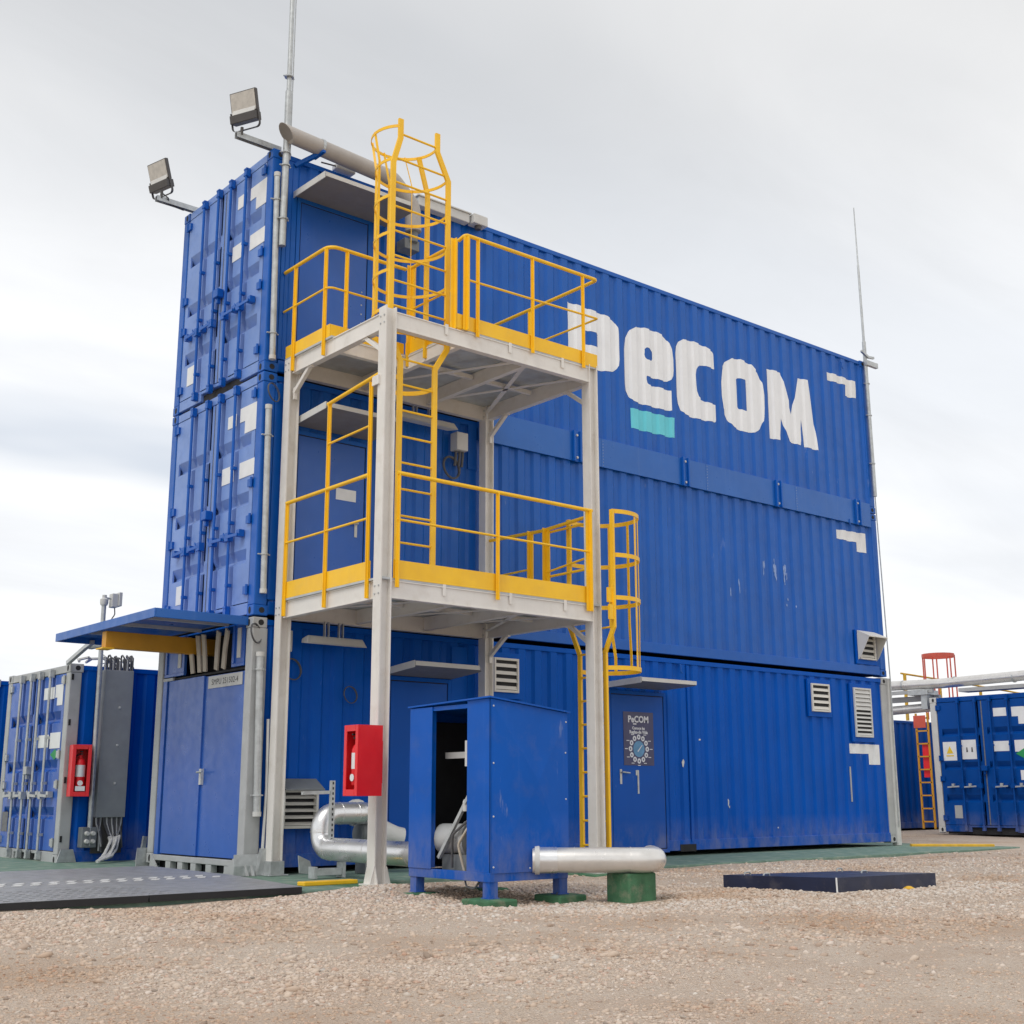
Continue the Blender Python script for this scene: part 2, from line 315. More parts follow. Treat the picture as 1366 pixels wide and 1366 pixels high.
def ground_mat():
    m = bpy.data.materials.new('gravel_ground'); m.use_nodes = True; t = m.node_tree; N = t.nodes; Lk = t.links; b = N['Principled BSDF']; b.inputs['Roughness'].default_value = .9; b.inputs['Specular IOR Level'].default_value = .2
    g = N.new('ShaderNodeNewGeometry')
    def nz(sc, det=6, rg=.6):
        n = N.new('ShaderNodeTexNoise'); n.inputs['Scale'].default_value = sc; n.inputs['Detail'].default_value = det; n.inputs['Roughness'].default_value = rg; Lk.new(g.outputs['Position'], n.inputs['Vector']); return n.outputs['Fac']
    def mixc(f, a, c):
        n = N.new('ShaderNodeMix'); n.data_type = 'RGBA'; Lk.new(f, n.inputs['Factor'])
        for s, v in (('A', a), ('B', c)):
            if isinstance(v, tuple): n.inputs[s].default_value = (*v, 1)
            else: Lk.new(v, n.inputs[s])
        return n.outputs['Result']
    def rng(src, a, c, d, e):
        n = N.new('ShaderNodeMapRange'); n.inputs[1].default_value = a; n.inputs[2].default_value = c; n.inputs[3].default_value = d; n.inputs[4].default_value = e; Lk.new(src, n.inputs[0]); return n.outputs[0]
    c = mixc(rng(nz(.9), .35, .65, 0, 1), (.60, .475, .375), (.66, .555, .455))
    vo = N.new('ShaderNodeTexVoronoi'); vo.inputs['Scale'].default_value = 75; Lk.new(g.outputs['Position'], vo.inputs['Vector'])
    hs = N.new('ShaderNodeSeparateColor'); Lk.new(vo.outputs['Color'], hs.inputs[0])
    c = mixc(rng(hs.outputs[0], .55, 1, 0, .6), c, (.74, .66, .58)); c = mixc(rng(hs.outputs[1], .75, 1, 0, .45), c, (.42, .31, .235))
    c = mixc(rng(nz(160, 3), .5, .75, 0, .6), c, (.38, .29, .22)); c = mixc(rng(nz(38, 4), .55, .72, 0, .4), c, (.46, .36, .28))  # dark grain, strengthened to stand in for shade between the stones
    c = mixc(rng(nz(.55, 4), .48, .66, 0, .75), c, (.50, .365, .265)); c = mixc(rng(nz(2.3, 5), .58, .74, 0, .4), c, (.44, .33, .25))
    Lk.new(c, b.inputs['Base Color'])
    bp = N.new('ShaderNodeBump'); bp.inputs['Strength'].default_value = .8; bp.inputs['Distance'].default_value = .02
    mm = N.new('ShaderNodeMath'); mm.operation = 'ADD'; Lk.new(nz(70, 5), mm.inputs[0]); Lk.new(vo.outputs['Distance'], mm.inputs[1])
    Lk.new(mm.outputs[0], bp.inputs['Height']); Lk.new(bp.outputs[0], b.inputs['Normal']); return m
gm = np_mesh('ground', gv, gf); gm.materials.append(ground_mat())
for p in gm.polygons: p.use_smooth = True
g_o = bpy.data.objects.new('ground', gm); COL.objects.link(g_o); g_o['kind'] = 'structure'

# concrete pad under the boxes
mb = MB(); mb.prism([(-9, -2.28), (.05, -2.28), (.05, -1.62), (13.2, -1.62), (13.2, 9.8), (-9, 9.8)], 'z', -.25, -.004)
o = part('concrete_pad', mb, M['pad'], kind='structure', bevel=.012)

def stone_mat(name, ramp):
    m = bpy.data.materials.new(name); m.use_nodes = True; t = m.node_tree; N = t.nodes; b = N['Principled BSDF']; b.inputs['Roughness'].default_value = .85; b.inputs['Specular IOR Level'].default_value = .25
    g = N.new('ShaderNodeNewGeometry'); oi = N.new('ShaderNodeObjectInfo'); ad = N.new('ShaderNodeMath'); ad.operation = 'ADD'; fr = N.new('ShaderNodeMath'); fr.operation = 'FRACT'
    t.links.new(g.outputs['Random Per Island'], ad.inputs[0]); t.links.new(oi.outputs['Random'], ad.inputs[1]); t.links.new(ad.outputs[0], fr.inputs[0])
    cr = N.new('ShaderNodeValToRGB'); cr.color_ramp.interpolation = 'LINEAR'
    for i, (p, c) in enumerate(ramp):
        e = cr.color_ramp.elements[i] if i < 2 else cr.color_ramp.elements.new(p)
        e.position = p; e.color = (*c, 1)
    t.links.new(fr.outputs[0], cr.inputs[0]); n = N.new('ShaderNodeTexNoise'); n.inputs['Scale'].default_value = 60; t.links.new(g.outputs['Position'], n.inputs['Vector'])
    mx = N.new('ShaderNodeMix'); mx.data_type = 'RGBA'; mx.blend_type = 'MULTIPLY'; mx.inputs['Factor'].default_value = .18
    t.links.new(cr.outputs[0], mx.inputs['A']); t.links.new(n.outputs['Fac'], mx.inputs['B']); n5 = N.new('ShaderNodeTexNoise'); n5.inputs['Scale'].default_value = .55; n5.inputs['Detail'].default_value = 4; t.links.new(g.outputs['Position'], n5.inputs['Vector']); r5 = N.new('ShaderNodeMapRange'); r5.inputs[1].default_value = .46; r5.inputs[2].default_value = .66; t.links.new(n5.outputs['Fac'], r5.inputs[0])
    m5 = N.new('ShaderNodeMix'); m5.data_type = 'RGBA'; m5.blend_type = 'MULTIPLY'; t.links.new(r5.outputs[0], m5.inputs['Factor']); t.links.new(mx.outputs['Result'], m5.inputs['A']); m5.inputs['B'].default_value = (.86, .74, .64, 1)
    t.links.new(m5.outputs['Result'], b.inputs['Base Color']); return m
STONE = stone_mat('gravel_stone', [(0, (.44, .33, .26)), (.1, (.62, .50, .40)), (.4, (.68, .57, .47)), (.6, (.62, .49, .385)), (.8, (.74, .65, .57)), (.92, (.62, .43, .33)), (.985, (.36, .30, .25)), (1.0, (.78, .73, .66))])
ico = bmesh.new(); bmesh.ops.create_icosphere(ico, subdivisions=1, radius=1); ico.verts.ensure_lookup_table()
IV = np.array([v.co[:] for v in ico.verts]); IF = np.array([[v.index for v in f.verts] for f in ico.faces]); ico.free()
BLK = [(.11, -4.07, .19), (.91, -4.07, .19), (.12, -3.02, .18), (.91, -3.02, .18), (1.33, -4.56, .26)]
def blocked(x, y):
    on_pad = (y > -1.72) | ((x < .15) & (y > -2.4)); box_ = 0*x > 1
    for bx, by, r in BLK: box_ = box_ | ((np.abs(x-bx) < r) & (np.abs(y-by) < r))
    slab = (x > 2.95) & (x < 4.7) & (y > -5.45) & (y < -4.05)
    return on_pad | box_ | slab
def scatter(n, rmin, rmax, region, power=2.2):
    # points on the ground inside the wedge in front of the boxes; nearer ground gets the finer, denser cover
    x0, x1, y0, y1, near = region
    x = RNG.uniform(x0, x1, n*6); y = RNG.uniform(y0, y1, n*6)
    dx_, dy_ = x+6.68, y+12.52; d = np.hypot(dx_, dy_); ang = np.arctan2(dx_, dy_)-yaw
    keep = (np.abs(ang) < .46) & (d > 3.6) & (d < near) & ~blocked(x, y)
    cov = np.sin(.9*x+1.3*y+.7)*np.sin(.6*x-1.1*y+2.)+.5*np.sin(2.3*x+.4*y)*np.sin(1.9*y+.8)-1.1*np.exp(-((y+8.1-.12*x)/.2)**2)-1.1*np.exp(-((y+9.7-.12*x)/.2)**2)
    keep &= RNG.random(len(x)) < np.clip(.70+.60*cov, .25, 1)
    x, y = x[keep][:n], y[keep][:n]; k = len(x)
    r = rmin+(rmax-rmin)*RNG.random(k)**power
    return x, y, r
def stone_mesh(name, x, y, r):
    k = len(x); ang = RNG.uniform(0, 6.28, k); sc = np.stack([RNG.uniform(.8, 1.5, k), RNG.uniform(.7, 1.1, k), RNG.uniform(.4, .75, k)], 1)
    V = IV[None]*(1+RNG.uniform(-.22, .22, (k, 12, 1))); V = V*sc[:, None, :]
    c, s = np.cos(ang)[:, None], np.sin(ang)[:, None]
    vx = V[:, :, 0]*c-V[:, :, 1]*s; vy = V[:, :, 0]*s+V[:, :, 1]*c; tl = RNG.uniform(-.4, .4, (k, 1)); vz = V[:, :, 2]+vx*tl
    P = np.stack([vx*r[:, None]+x[:, None], vy*r[:, None]+y[:, None], vz*r[:, None]+(gh(x, y)+.05*r)[:, None]], 2)
    F = (IF[None]+12*np.arange(k)[:, None, None]).reshape(-1, 3)
    return np_mesh(name, P.reshape(-1, 3), F)
xa, ya, ra = scatter(24000, .0025, .011, (-7, 5, -11, -4.5, 7.2), 2.0)
xb, yb, rb = scatter(26000, .004, .018, (-7, 8, -9, -1.6, 13.5), 2.6)
xc, yc, rc = scatter(10000, .008, .026, (-4, 17, -8, 2, 26), 2.2)
# paler heap of chippings round the enclosure and the cover
hx = np.concatenate([RNG.normal(1.6, 1.1, 5000), RNG.normal(3.9, 1.3, 6000), RNG.normal(7, 2.0, 4000), RNG.normal(.0, .5, 900)])
hy = np.concatenate([RNG.normal(-4.6, .55, 5000), RNG.normal(-5.7, .7, 6000), RNG.normal(-3.0, .9, 4000), RNG.normal(-2.75, .25, 900)])
kp = ~blocked(hx, hy); hx, hy = hx[kp], hy[kp]; hr = .006+.020*RNG.random(len(hx))**2.2
kx = np.concatenate([RNG.normal(-1.6, 1.5, 5200), RNG.normal(-.3, .8, 1500)]); ky = np.concatenate([RNG.normal(-3.2, .75, 5200), RNG.normal(-2.9, .4, 1500)]); kk = ~blocked(kx, ky); kx, ky = kx[kk], ky[kk]; kr = .006+.020*RNG.random(len(kx))**2
xc, yc, rc = np.concatenate([xc, kx]), np.concatenate([yc, ky]), np.concatenate([rc, kr])
gme = stone_mesh('gravel', np.concatenate([xa, xb, xc]), np.concatenate([ya, yb, yc]), np.concatenate([ra, rb, rc])); gme.materials.append(STONE)
o = bpy.data.objects.new('gravel', gme); COL.objects.link(o); tag(o, 'loose beige and pinkish gravel covering the yard', 'gravel', kind='stuff')
PALE = stone_mat('pale_chipping', [(0, (.46, .38, .31)), (.2, (.66, .58, .50)), (.5, (.72, .655, .585)), (.75, (.64, .545, .455)), (.9, (.58, .45, .35)), (1.0, (.77, .73, .68))])
gme = stone_mesh('chippings', hx, hy, hr); gme.materials.append(PALE)
o = bpy.data.objects.new('chippings', gme); COL.objects.link(o); tag(o, 'paler stone chippings heaped around the enclosure and cover', 'gravel', kind='stuff')
# larger single stones
smesh = []
for k in range(6):
    me = stone_mesh('stone', np.array([0.]), np.array([0.]), np.array([1.])); co = np.zeros(36, np.float32); me.vertices.foreach_get('co', co); co = co.reshape(-1, 3); co -= co.mean(0); me.vertices.foreach_set('co', co.ravel()); me.materials.append(STONE); smesh.append(me)
xs, ys, rs = scatter(140, .012, .036, (-6, 9, -10, -1.8, 13), 2.0)
for i in range(len(xs)):
    o = bpy.data.objects.new('stone', smesh[i % 6]); COL.objects.link(o); o.location = (xs[i], ys[i], float(gh(xs[i], ys[i]))+rs[i]*.25); o.scale = (rs[i],)*3; o.rotation_euler = (0, 0, random.random()*6.28)
    tag(o, 'larger loose stone lying among the beige gravel', 'stone', 'larger stones in the gravel')

# ------------------------------------------------------------------ shipping containers
CW, CL = 2.438, 12.192
PITCH, PH0 = .2803, 3.44
def yprof(x):
    t = ((x-PH0)/PITCH) % 1
    if t < .14: return .012+.030*t/.14
    if t < .46: return .042
    if t < .60: return .042-.030*(t-.46)/.14
    return .012
BRK = [PH0+PITCH*(k+f) for k in range(-14, 34) for f in (0, .14, .46, .60)]
def corr_wall(x0, x1, z0, z1, y=0, flip=False, ph=0.0):
    xs_ = [x0]+[b+ph for b in BRK if x0 < b+ph < x1]+[x1]; m = MB(); vs = []; fs = []
    for i, xx in enumerate(xs_):
        d = yprof(xx-ph); yy = y-d if flip else y+d
        vs += [(xx, yy, z0), (xx, yy, z1)]
        if i: fs.append((2*i-2, 2*i, 2*i+1, 2*i-1))
    return m.add(vs, fs)
def casting_mb(x, y, z, sx, sy, sz):
    # a corner casting with its oval holes on the two outer faces; sx, sy, sz say where outwards is
    D, Wd, H = .178, .162, .118; m = MB()
    x1, y1, z1 = x-sx*D, y-sy*Wd, z-sz*H; e = .004
    m.box(min(x+sx*e, x1), max(x+sx*e, x1), min(y+sy*e, y1), max(y+sy*e, y1), min(z, z1), max(z, z1)); return m
def casting_holes(x, y, z, sx, sy, sz):
    D, Wd, H = .178, .162, .118; m = MB(); zc = z-sz*H/2; e = .006
    def oval(a, b, n=10): return [(a*math.cos(2*math.pi*i/n), b*math.sin(2*math.pi*i/n)) for i in range(n)]
    yc = y-sy*Wd*.55; m.prism([(yc+p[0], zc+p[1]) for p in oval(.028, .042)], 'x', x+sx*e, x-sx*.01)
    xc_ = x-sx*D*.55; m.prism([(xc_+p[0], zc+p[1]) for p in oval(.036, .034)], 'y', y+sy*e, y-sy*.01); return m
def frame(root, x, y, z, h, mpost, mrail, mcast, holes=True, post_w=.16, L=CL, W=CW, corners=((0, 0), (1, 0), (0, 1), (1, 1))):
    for ix, iy in corners:
        px, py = x+ix*L, y+iy*W; sx, sy = (1 if ix else -1), (1 if iy else -1)
        m = MB(); m.box(min(px, px-sx*post_w), max(px, px-sx*post_w), min(py, py-sy*.15), max(py, py-sy*.15), z+.118, z+h-.118); part('corner_post', m, mpost, root, bevel=.012)
        for top in (0, 1):
            zc = z+h if top else z; sz = 1 if top else -1
            c = part('corner_casting', casting_mb(px, py, zc, sx, sy, sz), mcast, root, bevel=.01)
            if holes: part('casting_hole', casting_holes(px, py, zc, sx, sy, sz), M['dark'], c)
def side_rails(root, x, y, z, h, m, side=0, L=CL, W=CW):
    yy = y if side == 0 else y+W; s = 1 if side == 0 else -1
    a = MB(); a.box(x+.178, x+L-.178, min(yy+s*.004, yy+s*.07), max(yy+s*.004, yy+s*.07), z+h-.085, z+h-.02); part('top_rail', a, m, root, bevel=.006)
    a = MB(); a.box(x+.178, x+L-.178, min(yy+s*.004, yy+s*.06), max(yy+s*.004, yy+s*.06), z+.02, z+.165); part('bottom_rail', a, m, root, bevel=.006)
def roof(root, x, y, z, h, m, L=CL, W=CW):
    a = MB(); a.box(x+.05, x+L-.05, y+.072, y+W-.072, z+h-.05, z+h-.03); part('roof', a, m, root)
    a = MB(); a.box(x+.18, x+L-.1, y+.1, y+W-.1, z+.1, z+.14); part('floor', a, M['dark'], root)
GROOVES = (2.10, 1.395, .715)
def door_leaf(root, x, y0, y1, z, h, m, bars=()):
    # pressed leaf seen on the end wall: flat border, proud panels, three pressed grooves across
    zb, zt = z+.165, z+h-.125; g = MB(); ya_, yb_ = y0+.085, y1-.085
    xf, xr = x+.012, x+.062
    g.box(x+.074, x+.09, y0, y1, zb, zt)
    g.box(x+.008, x+.032, y0, ya_, zb, zt); g.box(x+.008, x+.032, yb_, y1, zb, zt)
    zl = [(zt, 0.)]
    for q in GROOVES:
        zz_ = z+q*(h/2.86); zl += [(zz_+.075, 0.), (zz_-.03, 1.), (zz_-.05, 1.), (zz_-.085, 0.)]
    zl.append((zb, 0.)); yl = [(ya_, 0.)]
    for c in bars: yl += [(c-.052, 0.), (c-.032, .75), (c+.032, .75), (c+.052, 0.)]
    yl.append((yb_, 0.)); nz_, ny_ = len(zl), len(yl); v = []; f = []
    for zz_, dz_ in zl:
        for yy, dy_ in yl: v.append((x+.008+.062*max(dz_, dy_), yy, zz_))
    for i in range(nz_-1):
        for j in range(ny_-1): f.append((i*ny_+j, i*ny_+j+1, (i+1)*ny_+j+1, (i+1)*ny_+j))
    g.add(v, f)
    leaf = part('door_leaf', g, m, root); return leaf
BARS = {}
def lock_bar(leaf, x, y, z, h, mbar, mbrk):
    g = MB(); g.tube([(x-.045, y, z+.05), (x-.045, y, z+h-.05)], .0185, 8); b = part('locking_bar', g, mbar, leaf, smooth=True)
    if 'k' not in BARS:
        BARS['k'] = MB().box(-.062, -.002, -.03, .03, -.055, .055).box(-.066, -.05, -.036, .036, -.05, -.03).box(-.066, -.05, -.036, .036, .03, .05); BARS['g'] = MB().box(-.058, .008, -.024, .024, -.018, .018)
    for zc in (z+.1, z+h-.1):
        if ('km', mbrk.name) not in BARS: BARS['km', mbrk.name] = BARS['k'].mesh('bar_keeper')
        link('bar_keeper', BARS['km', mbrk.name], mbrk, leaf, loc=(x, y, zc))
    for q in (.40, 1.14, 1.80):
        if ('gm', mbrk.name) not in BARS: BARS['gm', mbrk.name] = BARS['g'].mesh('bar_guide')
        link('bar_guide', BARS['gm', mbrk.name], mbrk, leaf, loc=(x, y, z+q*h/2.86))
def bar_handle(leaf, x, ya_, yb_, z, m):
    g = MB(); g.bar([(x-.075, ya_, z), (x-.082, yb_, z-.01)], .014, .034)
    g.box(x-.08, x-.01, ya_-.04, ya_+.04, z-.05, z+.05); g.box(x-.07, x-.002, yb_-.02, yb_+.06, z-.03, z+.05); g.bar([(x-.07, ya_+.03, z-.05), (x-.07, ya_+.1, z+.06)], .012, .02)
    part('bar_handle', g, m, leaf)
def hinges(root, x, y, z, h, m, s):
    for q in (.30, 1.12, 1.55, 2.63):
        zc = z+q*h/2.86; g = MB(); g.box(x-.022, x+.012, min(y, y+s*.09), max(y, y+s*.09), zc-.045, zc+.045); g.tube([(x-.02, y, zc-.06), (x-.02, y, zc+.06)], .016, 8)
        part('hinge', g, m, root)
def sticker(root, x, y0, y1, z0, z1, m=None, name='sticker', notch=None):
    g = MB()
    if notch: g.prism([(y1, z1), (y0, z1), (y0, z0), (notch[0], z0), (notch[0], notch[1]), (y1, notch[1])], 'x', x, x-.003)
    else: g.box(x-.003, x, y0, y1, z0, z1)
    return part(name, g, m or M['sticker'], root)
def end_frame(root, x, y, z, h, m, notch=True, W=CW):
    g = MB(); g.box(x+.006, x+.09, y+.165, y+W-.165, z+h-.115, z+h-.012); part('door_header', g, m, root, bevel=.006)
    g = MB()
    if notch:
        g.box(x+.006, x+.1, y+.165, y+.62, z+.02, z+.155); g.box(x+.006, x+.1, y+1.66, y+W-.165, z+.02, z+.155); g.box(x+.01, x+.1, y+.62, y+1.66, z+.115, z+.155)
    else: g.box(x+.006, x+.1, y+.165, y+W-.165, z+.02, z+.155)
    part('door_sill', g, m, root, bevel=.006)
    if notch:
        g = MB(); g.box(x+.05, x+.4, y+.2, y+W-.2, z-.03, z+.1); part('tunnel_recess', g, M['dark'], root)
def door_end(root, x, y, z, h, mleaf, mbar, mbrk, W=CW, notch=True, mframe=None):
    end_frame(root, x, y, z, h, mframe or mleaf, notch, W)
    a0, mid, b1 = y+.168, y+W/2, y+W-.168
    l1 = door_leaf(root, x, a0, mid-.016, z, h, mleaf, (y+.60, y+1.0)); l2 = door_leaf(root, x, mid+.016, b1, z, h, mleaf, (y+1.34, y+1.75))
    g = MB(); g.box(x+.014, x+.05, mid-.015, mid+.015, z+.17, z+h-.13); part('gasket', g, M['rust'], root)
    for lf, ys_ in ((l1, (.60, 1.0)), (l2, (1.34, 1.75))):
        for q in ys_: lock_bar(lf, x, y+q, z, h, mbar, mbrk)
    for lf, pr in ((l1, ((.60, .32), (1.0, .72))), (l2, ((1.34, 1.60), (1.75, 2.02)))):
        for p_, q_ in pr: bar_handle(lf, x, y+p_, y+q_, z+.965*h/2.86, mbrk)
    hinges(root, x, a0-.01, z, h, mbrk, 1); hinges(root, x, b1+.01, z, h, mbrk, -1)
    g = MB(); g.box(x-.09, x+.0, mid-.075, mid+.05, z+1.27*h/2.86, z+1.27*h/2.86+.11); g.box(x-.06, x-.01, mid-.02, mid+.02, z+1.2*h/2.86, z+1.27*h/2.86); part('lock_box', g, mbrk, root, bevel=.008)
    return l1, l2

Z1, Z2, Z3 = 2.806, 5.689, 8.549
GAP = .03
def cladding(root, polys, name='panel'): pass

# ---- the three stacked boxes
top = thing('shipping_container', 'topmost blue container of the stack, large white PECOM lettering on its side', 'container', (0, 0, Z2), 'containers of the stack')
mid = thing('shipping_container', 'middle blue container of the stack, behind the lower yellow railing', 'container', (0, 0, Z1), 'containers of the stack')
bot = thing('shipping_container', 'ground level container of the stack with grey corner posts and flat blue double door', 'container', (0, 0, 0), 'containers of the stack')
H3, H2, H1 = Z3-Z2-.012, Z2-Z1-.012, Z1-.06
B2z = Z1+.006
for root, z, h in ((top, Z2+.006, H3), (mid, B2z, H2)):
    frame(root, 0, 0, z, h, M['blue'], M['blue'], M['blue'])
    side_rails(root, 0, 0, z, h, M['blue']); side_rails(root, 0, 0, z, h, M['blue'], 1)
    part('side_wall', corr_wall(.15, CL-.15, z+.15, z+h-.07), M['blue'], root)
    part('side_wall', corr_wall(.15, CL-.15, z+.15, z+h-.07, y=CW, flip=True), M['blue'], root)
    roof(root, 0, 0, z, h, M['blue'])
    g = MB(); g.box(CL-.09, CL-.04, .14, CW-.14, z+.02, z+h-.02); part('end_wall', g, M['blue'], root)
    l1, l2 = door_end(root, 0, 0, z, h, M['blue_faded_lit'], M['blue'], M['blue'], mframe=M['blue_faded_lit'])
    if root is top:
        st = [(.66, .88, 8.05, 8.22, None), (.09, .55, 7.88, 8.215, (.40, 8.05)), (.66, .965, 7.365, 7.57, None), (.12, .515, 7.37, 7.57, None), (1.88, 2.085, 6.02, 6.27, None)]
    else:
        st = [(.64, .855, 5.155, 5.31, None), (.085, .545, 5.01, 5.345, (.42, 5.17)), (.645, .945, 4.47, 4.675, None), (.13, .506, 4.47, 4.665, None), (1.85, 2.04, 3.145, 3.38, None)]
    for k, (a, b, c, d, nn) in enumerate(st):
        lf = l2 if a > 1.2 else l1
        if nn: sticker(lf, .005, a, b, c, d, notch=nn)
        else: sticker(lf, .005, a, b, c, d)

# ---- lettering painted on the corrugations
def painted(name, outer, holes, parent, m, off=.003, prof=yprof):
    bm = bmesh.new(); edges = []
    for loop in [outer]+holes:
        vs = [bm.verts.new((p[0], 0, p[1])) for p in loop]
        edges += [bm.edges.new((vs[i], vs[(i+1) % len(vs)])) for i in range(len(vs))]
    bmesh.ops.triangle_fill(bm, use_beauty=True, edges=edges)
    x0 = min(p[0] for p in outer); x1 = max(p[0] for p in outer)
    for b in BRK:
        if x0 < b < x1:
            bmesh.ops.bisect_plane(bm, geom=bm.verts[:]+bm.edges[:]+bm.faces[:], plane_co=(b, 0, 0), plane_no=(1, 0, 0))
    for v in bm.verts: v.co.y = prof(v.co.x+1e-6)-off
    for f in bm.faces:
        f.normal_update()
        if f.normal.y > 0: f.normal_flip()
    me = bpy.data.meshes.new(name); bm.to_mesh(me); bm.free(); return link(name, me, m, parent)
def rnd(pts, r, n=4):   # round the corners of a 2D outline; r may be given per point
    res = []; N = len(pts)
    for i in range(N):
        p = Vector(pts[i][:2]); a = Vector(pts[i-1][:2]); b = Vector(pts[(i+1) % N][:2]); rr = pts[i][2] if len(pts[i]) > 2 else r
        if rr <= 0: res.append(tuple(p)); continue
        rr = min(rr, (a-p).length*.49, (b-p).length*.49); s = p+(a-p).normalized()*rr; e = p+(b-p).normalized()*rr
        for k in range(n+1):
            t = k/n; q = s*(1-t)**2+p*2*t*(1-t)+e*t*t; res.append(tuple(q))
    return res
def jag(loop, amp=.004):
    # brushed by hand over the ribs: small uneven steps along the edge
    res = []
    for i, p in enumerate(loop):
        q = loop[(i+1) % len(loop)]; d = math.dist(p, q); n = max(1, int(d/.14))
        for k in range(n):
            t = k/n; x = p[0]+(q[0]-p[0])*t; z = p[1]+(q[1]-p[1])*t; res.append((x+random.uniform(-amp, amp), z+random.uniform(-amp, amp)))
    return res
P_o = rnd([(4.835, 7.81, 0), (5.45, 7.81, .35), (5.87, 7.76, .42), (5.87, 6.95, .45), (5.45, 6.90, .2), (5.21, 6.90, 0), (5.21, 6.565, 0), (4.835, 6.565, .04)], 0)
P_h = rnd([(5.2, 7.47), (5.45, 7.47), (5.45, 7.245), (5.2, 7.245)], .03)
e_o = rnd([(6.0, 7.80, .45), (7.045, 7.80, .48), (7.045, 7.03, .3), (6.60, 7.03, .03), (6.44, 7.03, .02), (6.44, 6.905, .12), (6.60, 6.90, .02), (6.985, 6.905, 0), (6.985, 6.58, .03), (6.55, 6.56, .3), (6.0, 6.56, .55)], 0)
e_h = rnd([(6.41, 7.30), (6.41, 7.49), (6.60, 7.49), (6.615, 7.30)], .07)
c_o = rnd([(7.133, 7.83, .5), (7.70, 7.84, .2), (8.025, 7.78, .04), (8.03, 7.49, 0), (7.56, 7.49, .2), (7.555, 6.89, .25), (8.03, 6.89, 0), (8.03, 6.60, .04), (7.70, 6.575, .2), (7.133, 6.575, .55)], 0)
o_o = rnd([(8.165, 7.80, .5), (9.235, 7.80, .5), (9.235, 6.57, .5), (8.165, 6.57, .5)], 0)
o_h = rnd([(8.565, 7.465), (8.80, 7.465), (8.80, 6.935), (8.565, 6.935)], .05)
m_o = [(9.37, 7.80), (9.72, 7.81), (9.965, 7.12), (10.17, 7.815), (10.49, 7.83), (10.635, 6.605), (10.28, 6.60), (10.235, 7.08), (10.15, 6.60), (9.86, 6.615), (9.685, 6.99), (9.63, 6.595), (9.365, 6.585)]
for ol, hl in ((P_o, [P_h]), (e_o, [e_h]), (c_o, []), (o_o, [o_h]), (m_o, [])):
    painted('letter', jag(ol), [jag(h_, .006) for h_ in hl], top, M['white'])
painted('letter_bar', jag([(6.10, 6.46), (7.025, 6.475), (7.018, 6.155), (6.10, 6.145)], .006), [], top, M['cyan'])
for root, q in ((top, [(11.02, 8.115), (11.865, 8.10), (11.84, 7.78), (11.525, 7.765), (11.535, 7.97), (11.02, 7.96)]), (mid, [(11.045, 5.275), (11.88, 5.30), (11.85, 4.945), (11.57, 4.955), (11.57, 5.105), (11.035, 5.115)])):
    painted('number_sticker', jag(q, .005), [], root, M['sticker'])

# ---- strip of cover plates over the joint, with clamps
zb0, zb1 = 5.425, 5.850
for a, b in ((3.18, 5.43), (5.433, 7.67), (7.673, 9.885), (9.888, 12.0)):
    g = MB(); g.box(a, b, -.022, .004, zb0, zb1); o = part('joint_cover', g, M['blue_band'], mid, bevel=.003)
    r_ = MB()
    for k in range(9): r_.rings((a+.03, -.022, zb0+.03+k*.045), (0, -1, 0), [(0, .006), (.004, .004)], 6)
    part('rivet', r_, M['galv'], o, kind='stuff')
for xc_ in (4.935, 7.185, 9.42, 11.605):
    g = MB(); g.box(xc_-.075, xc_-.045, -.07, -.024, zb0-.01, zb1+.015); g.box(xc_+.045, xc_+.075, -.07, -.024, zb0-.01, zb1+.015); g.box(xc_-.045, xc_+.045, -.036, -.024, zb0-.01, zb1+.015)
    o = part('joint_clamp', g, M['blue'], mid, bevel=.004)
    b_ = MB()
    for q in (zb0+.05, zb1-.05): b_.rings((xc_, -.036, q), (0, -1, 0), [(0, .02), (.018, .018)], 6)
    part('bolt', b_, M['ltgrey'], o, kind='stuff')
for xc_, zc in ((11.42, 8.30), (11.36, 5.42), (6.95, 2.62)):
    g = MB(); g.tube(fillet([(xc_, .0, zc+.07), (xc_, -.03, zc+.07), (xc_, -.03, zc-.03), (xc_+.03, -.03, zc-.05)], .012, 3), .009, 6); part('lashing_hook', g, M['blue'], top if zc > 6 else (mid if zc > 3 else bot))

# ---- doors cut into the long side
def side_door(root, x0, x1, z0, z1, m, hinge_right=True, leaf_name='side_door'):
    g = MB(); t = .05; y0 = -.012
    for q in ((x0-t, x0, z0-t, z1+t), (x1, x1+t, z0-t, z1+t)): g.box(q[0], q[1], y0, .05, q[2], q[3])
    g.box(x0, x1, y0, .05, z1, z1+t); g.box(x0, x1, y0, .05, z0-t, z0); fr = part('door_frame', g, M['blue_low' if root is bot else 'blue'], root, bevel=.004)
    g = MB(); g.box(x0+.012, x1-.012, -.006, .04, z0+.01, z1-.012); lf = part(leaf_name, g, m, root, bevel=.004)
    g = MB(); g.box(x0, x1, .0, .06, z0, z1); part('door_gap', g, M['dark'], fr)
    return lf
def lever(leaf, x, z, s=1, y=-.006):
    g = MB(); g.box(x-.02, x+.02, y-.008, y, z-.16, z+.04); part('handle_plate', g, M['ltgrey'], leaf, bevel=.004)
    g = MB(); g.tube([(x, y-.008, z), (x, y-.05, z), (x+s*.13, y-.05, z-.01)], .011, 8); part('door_handle', g, M['galv'], leaf, smooth=True)
d3 = side_door(top, .40, 1.385, 5.93, 7.95, M['blue_door'])
g = MB(); g.box(1.28, 1.36, -.06, -.007, 6.28, 6.44); part('latch', g, M['black'], d3, bevel=.006)
g = MB()
for k in range(5): g.rings((1.31, -.006, 6.5+k*.12+random.uniform(-.03, .03)), (0, -1, 0), [(0, .012), (.003, .008)], 6)
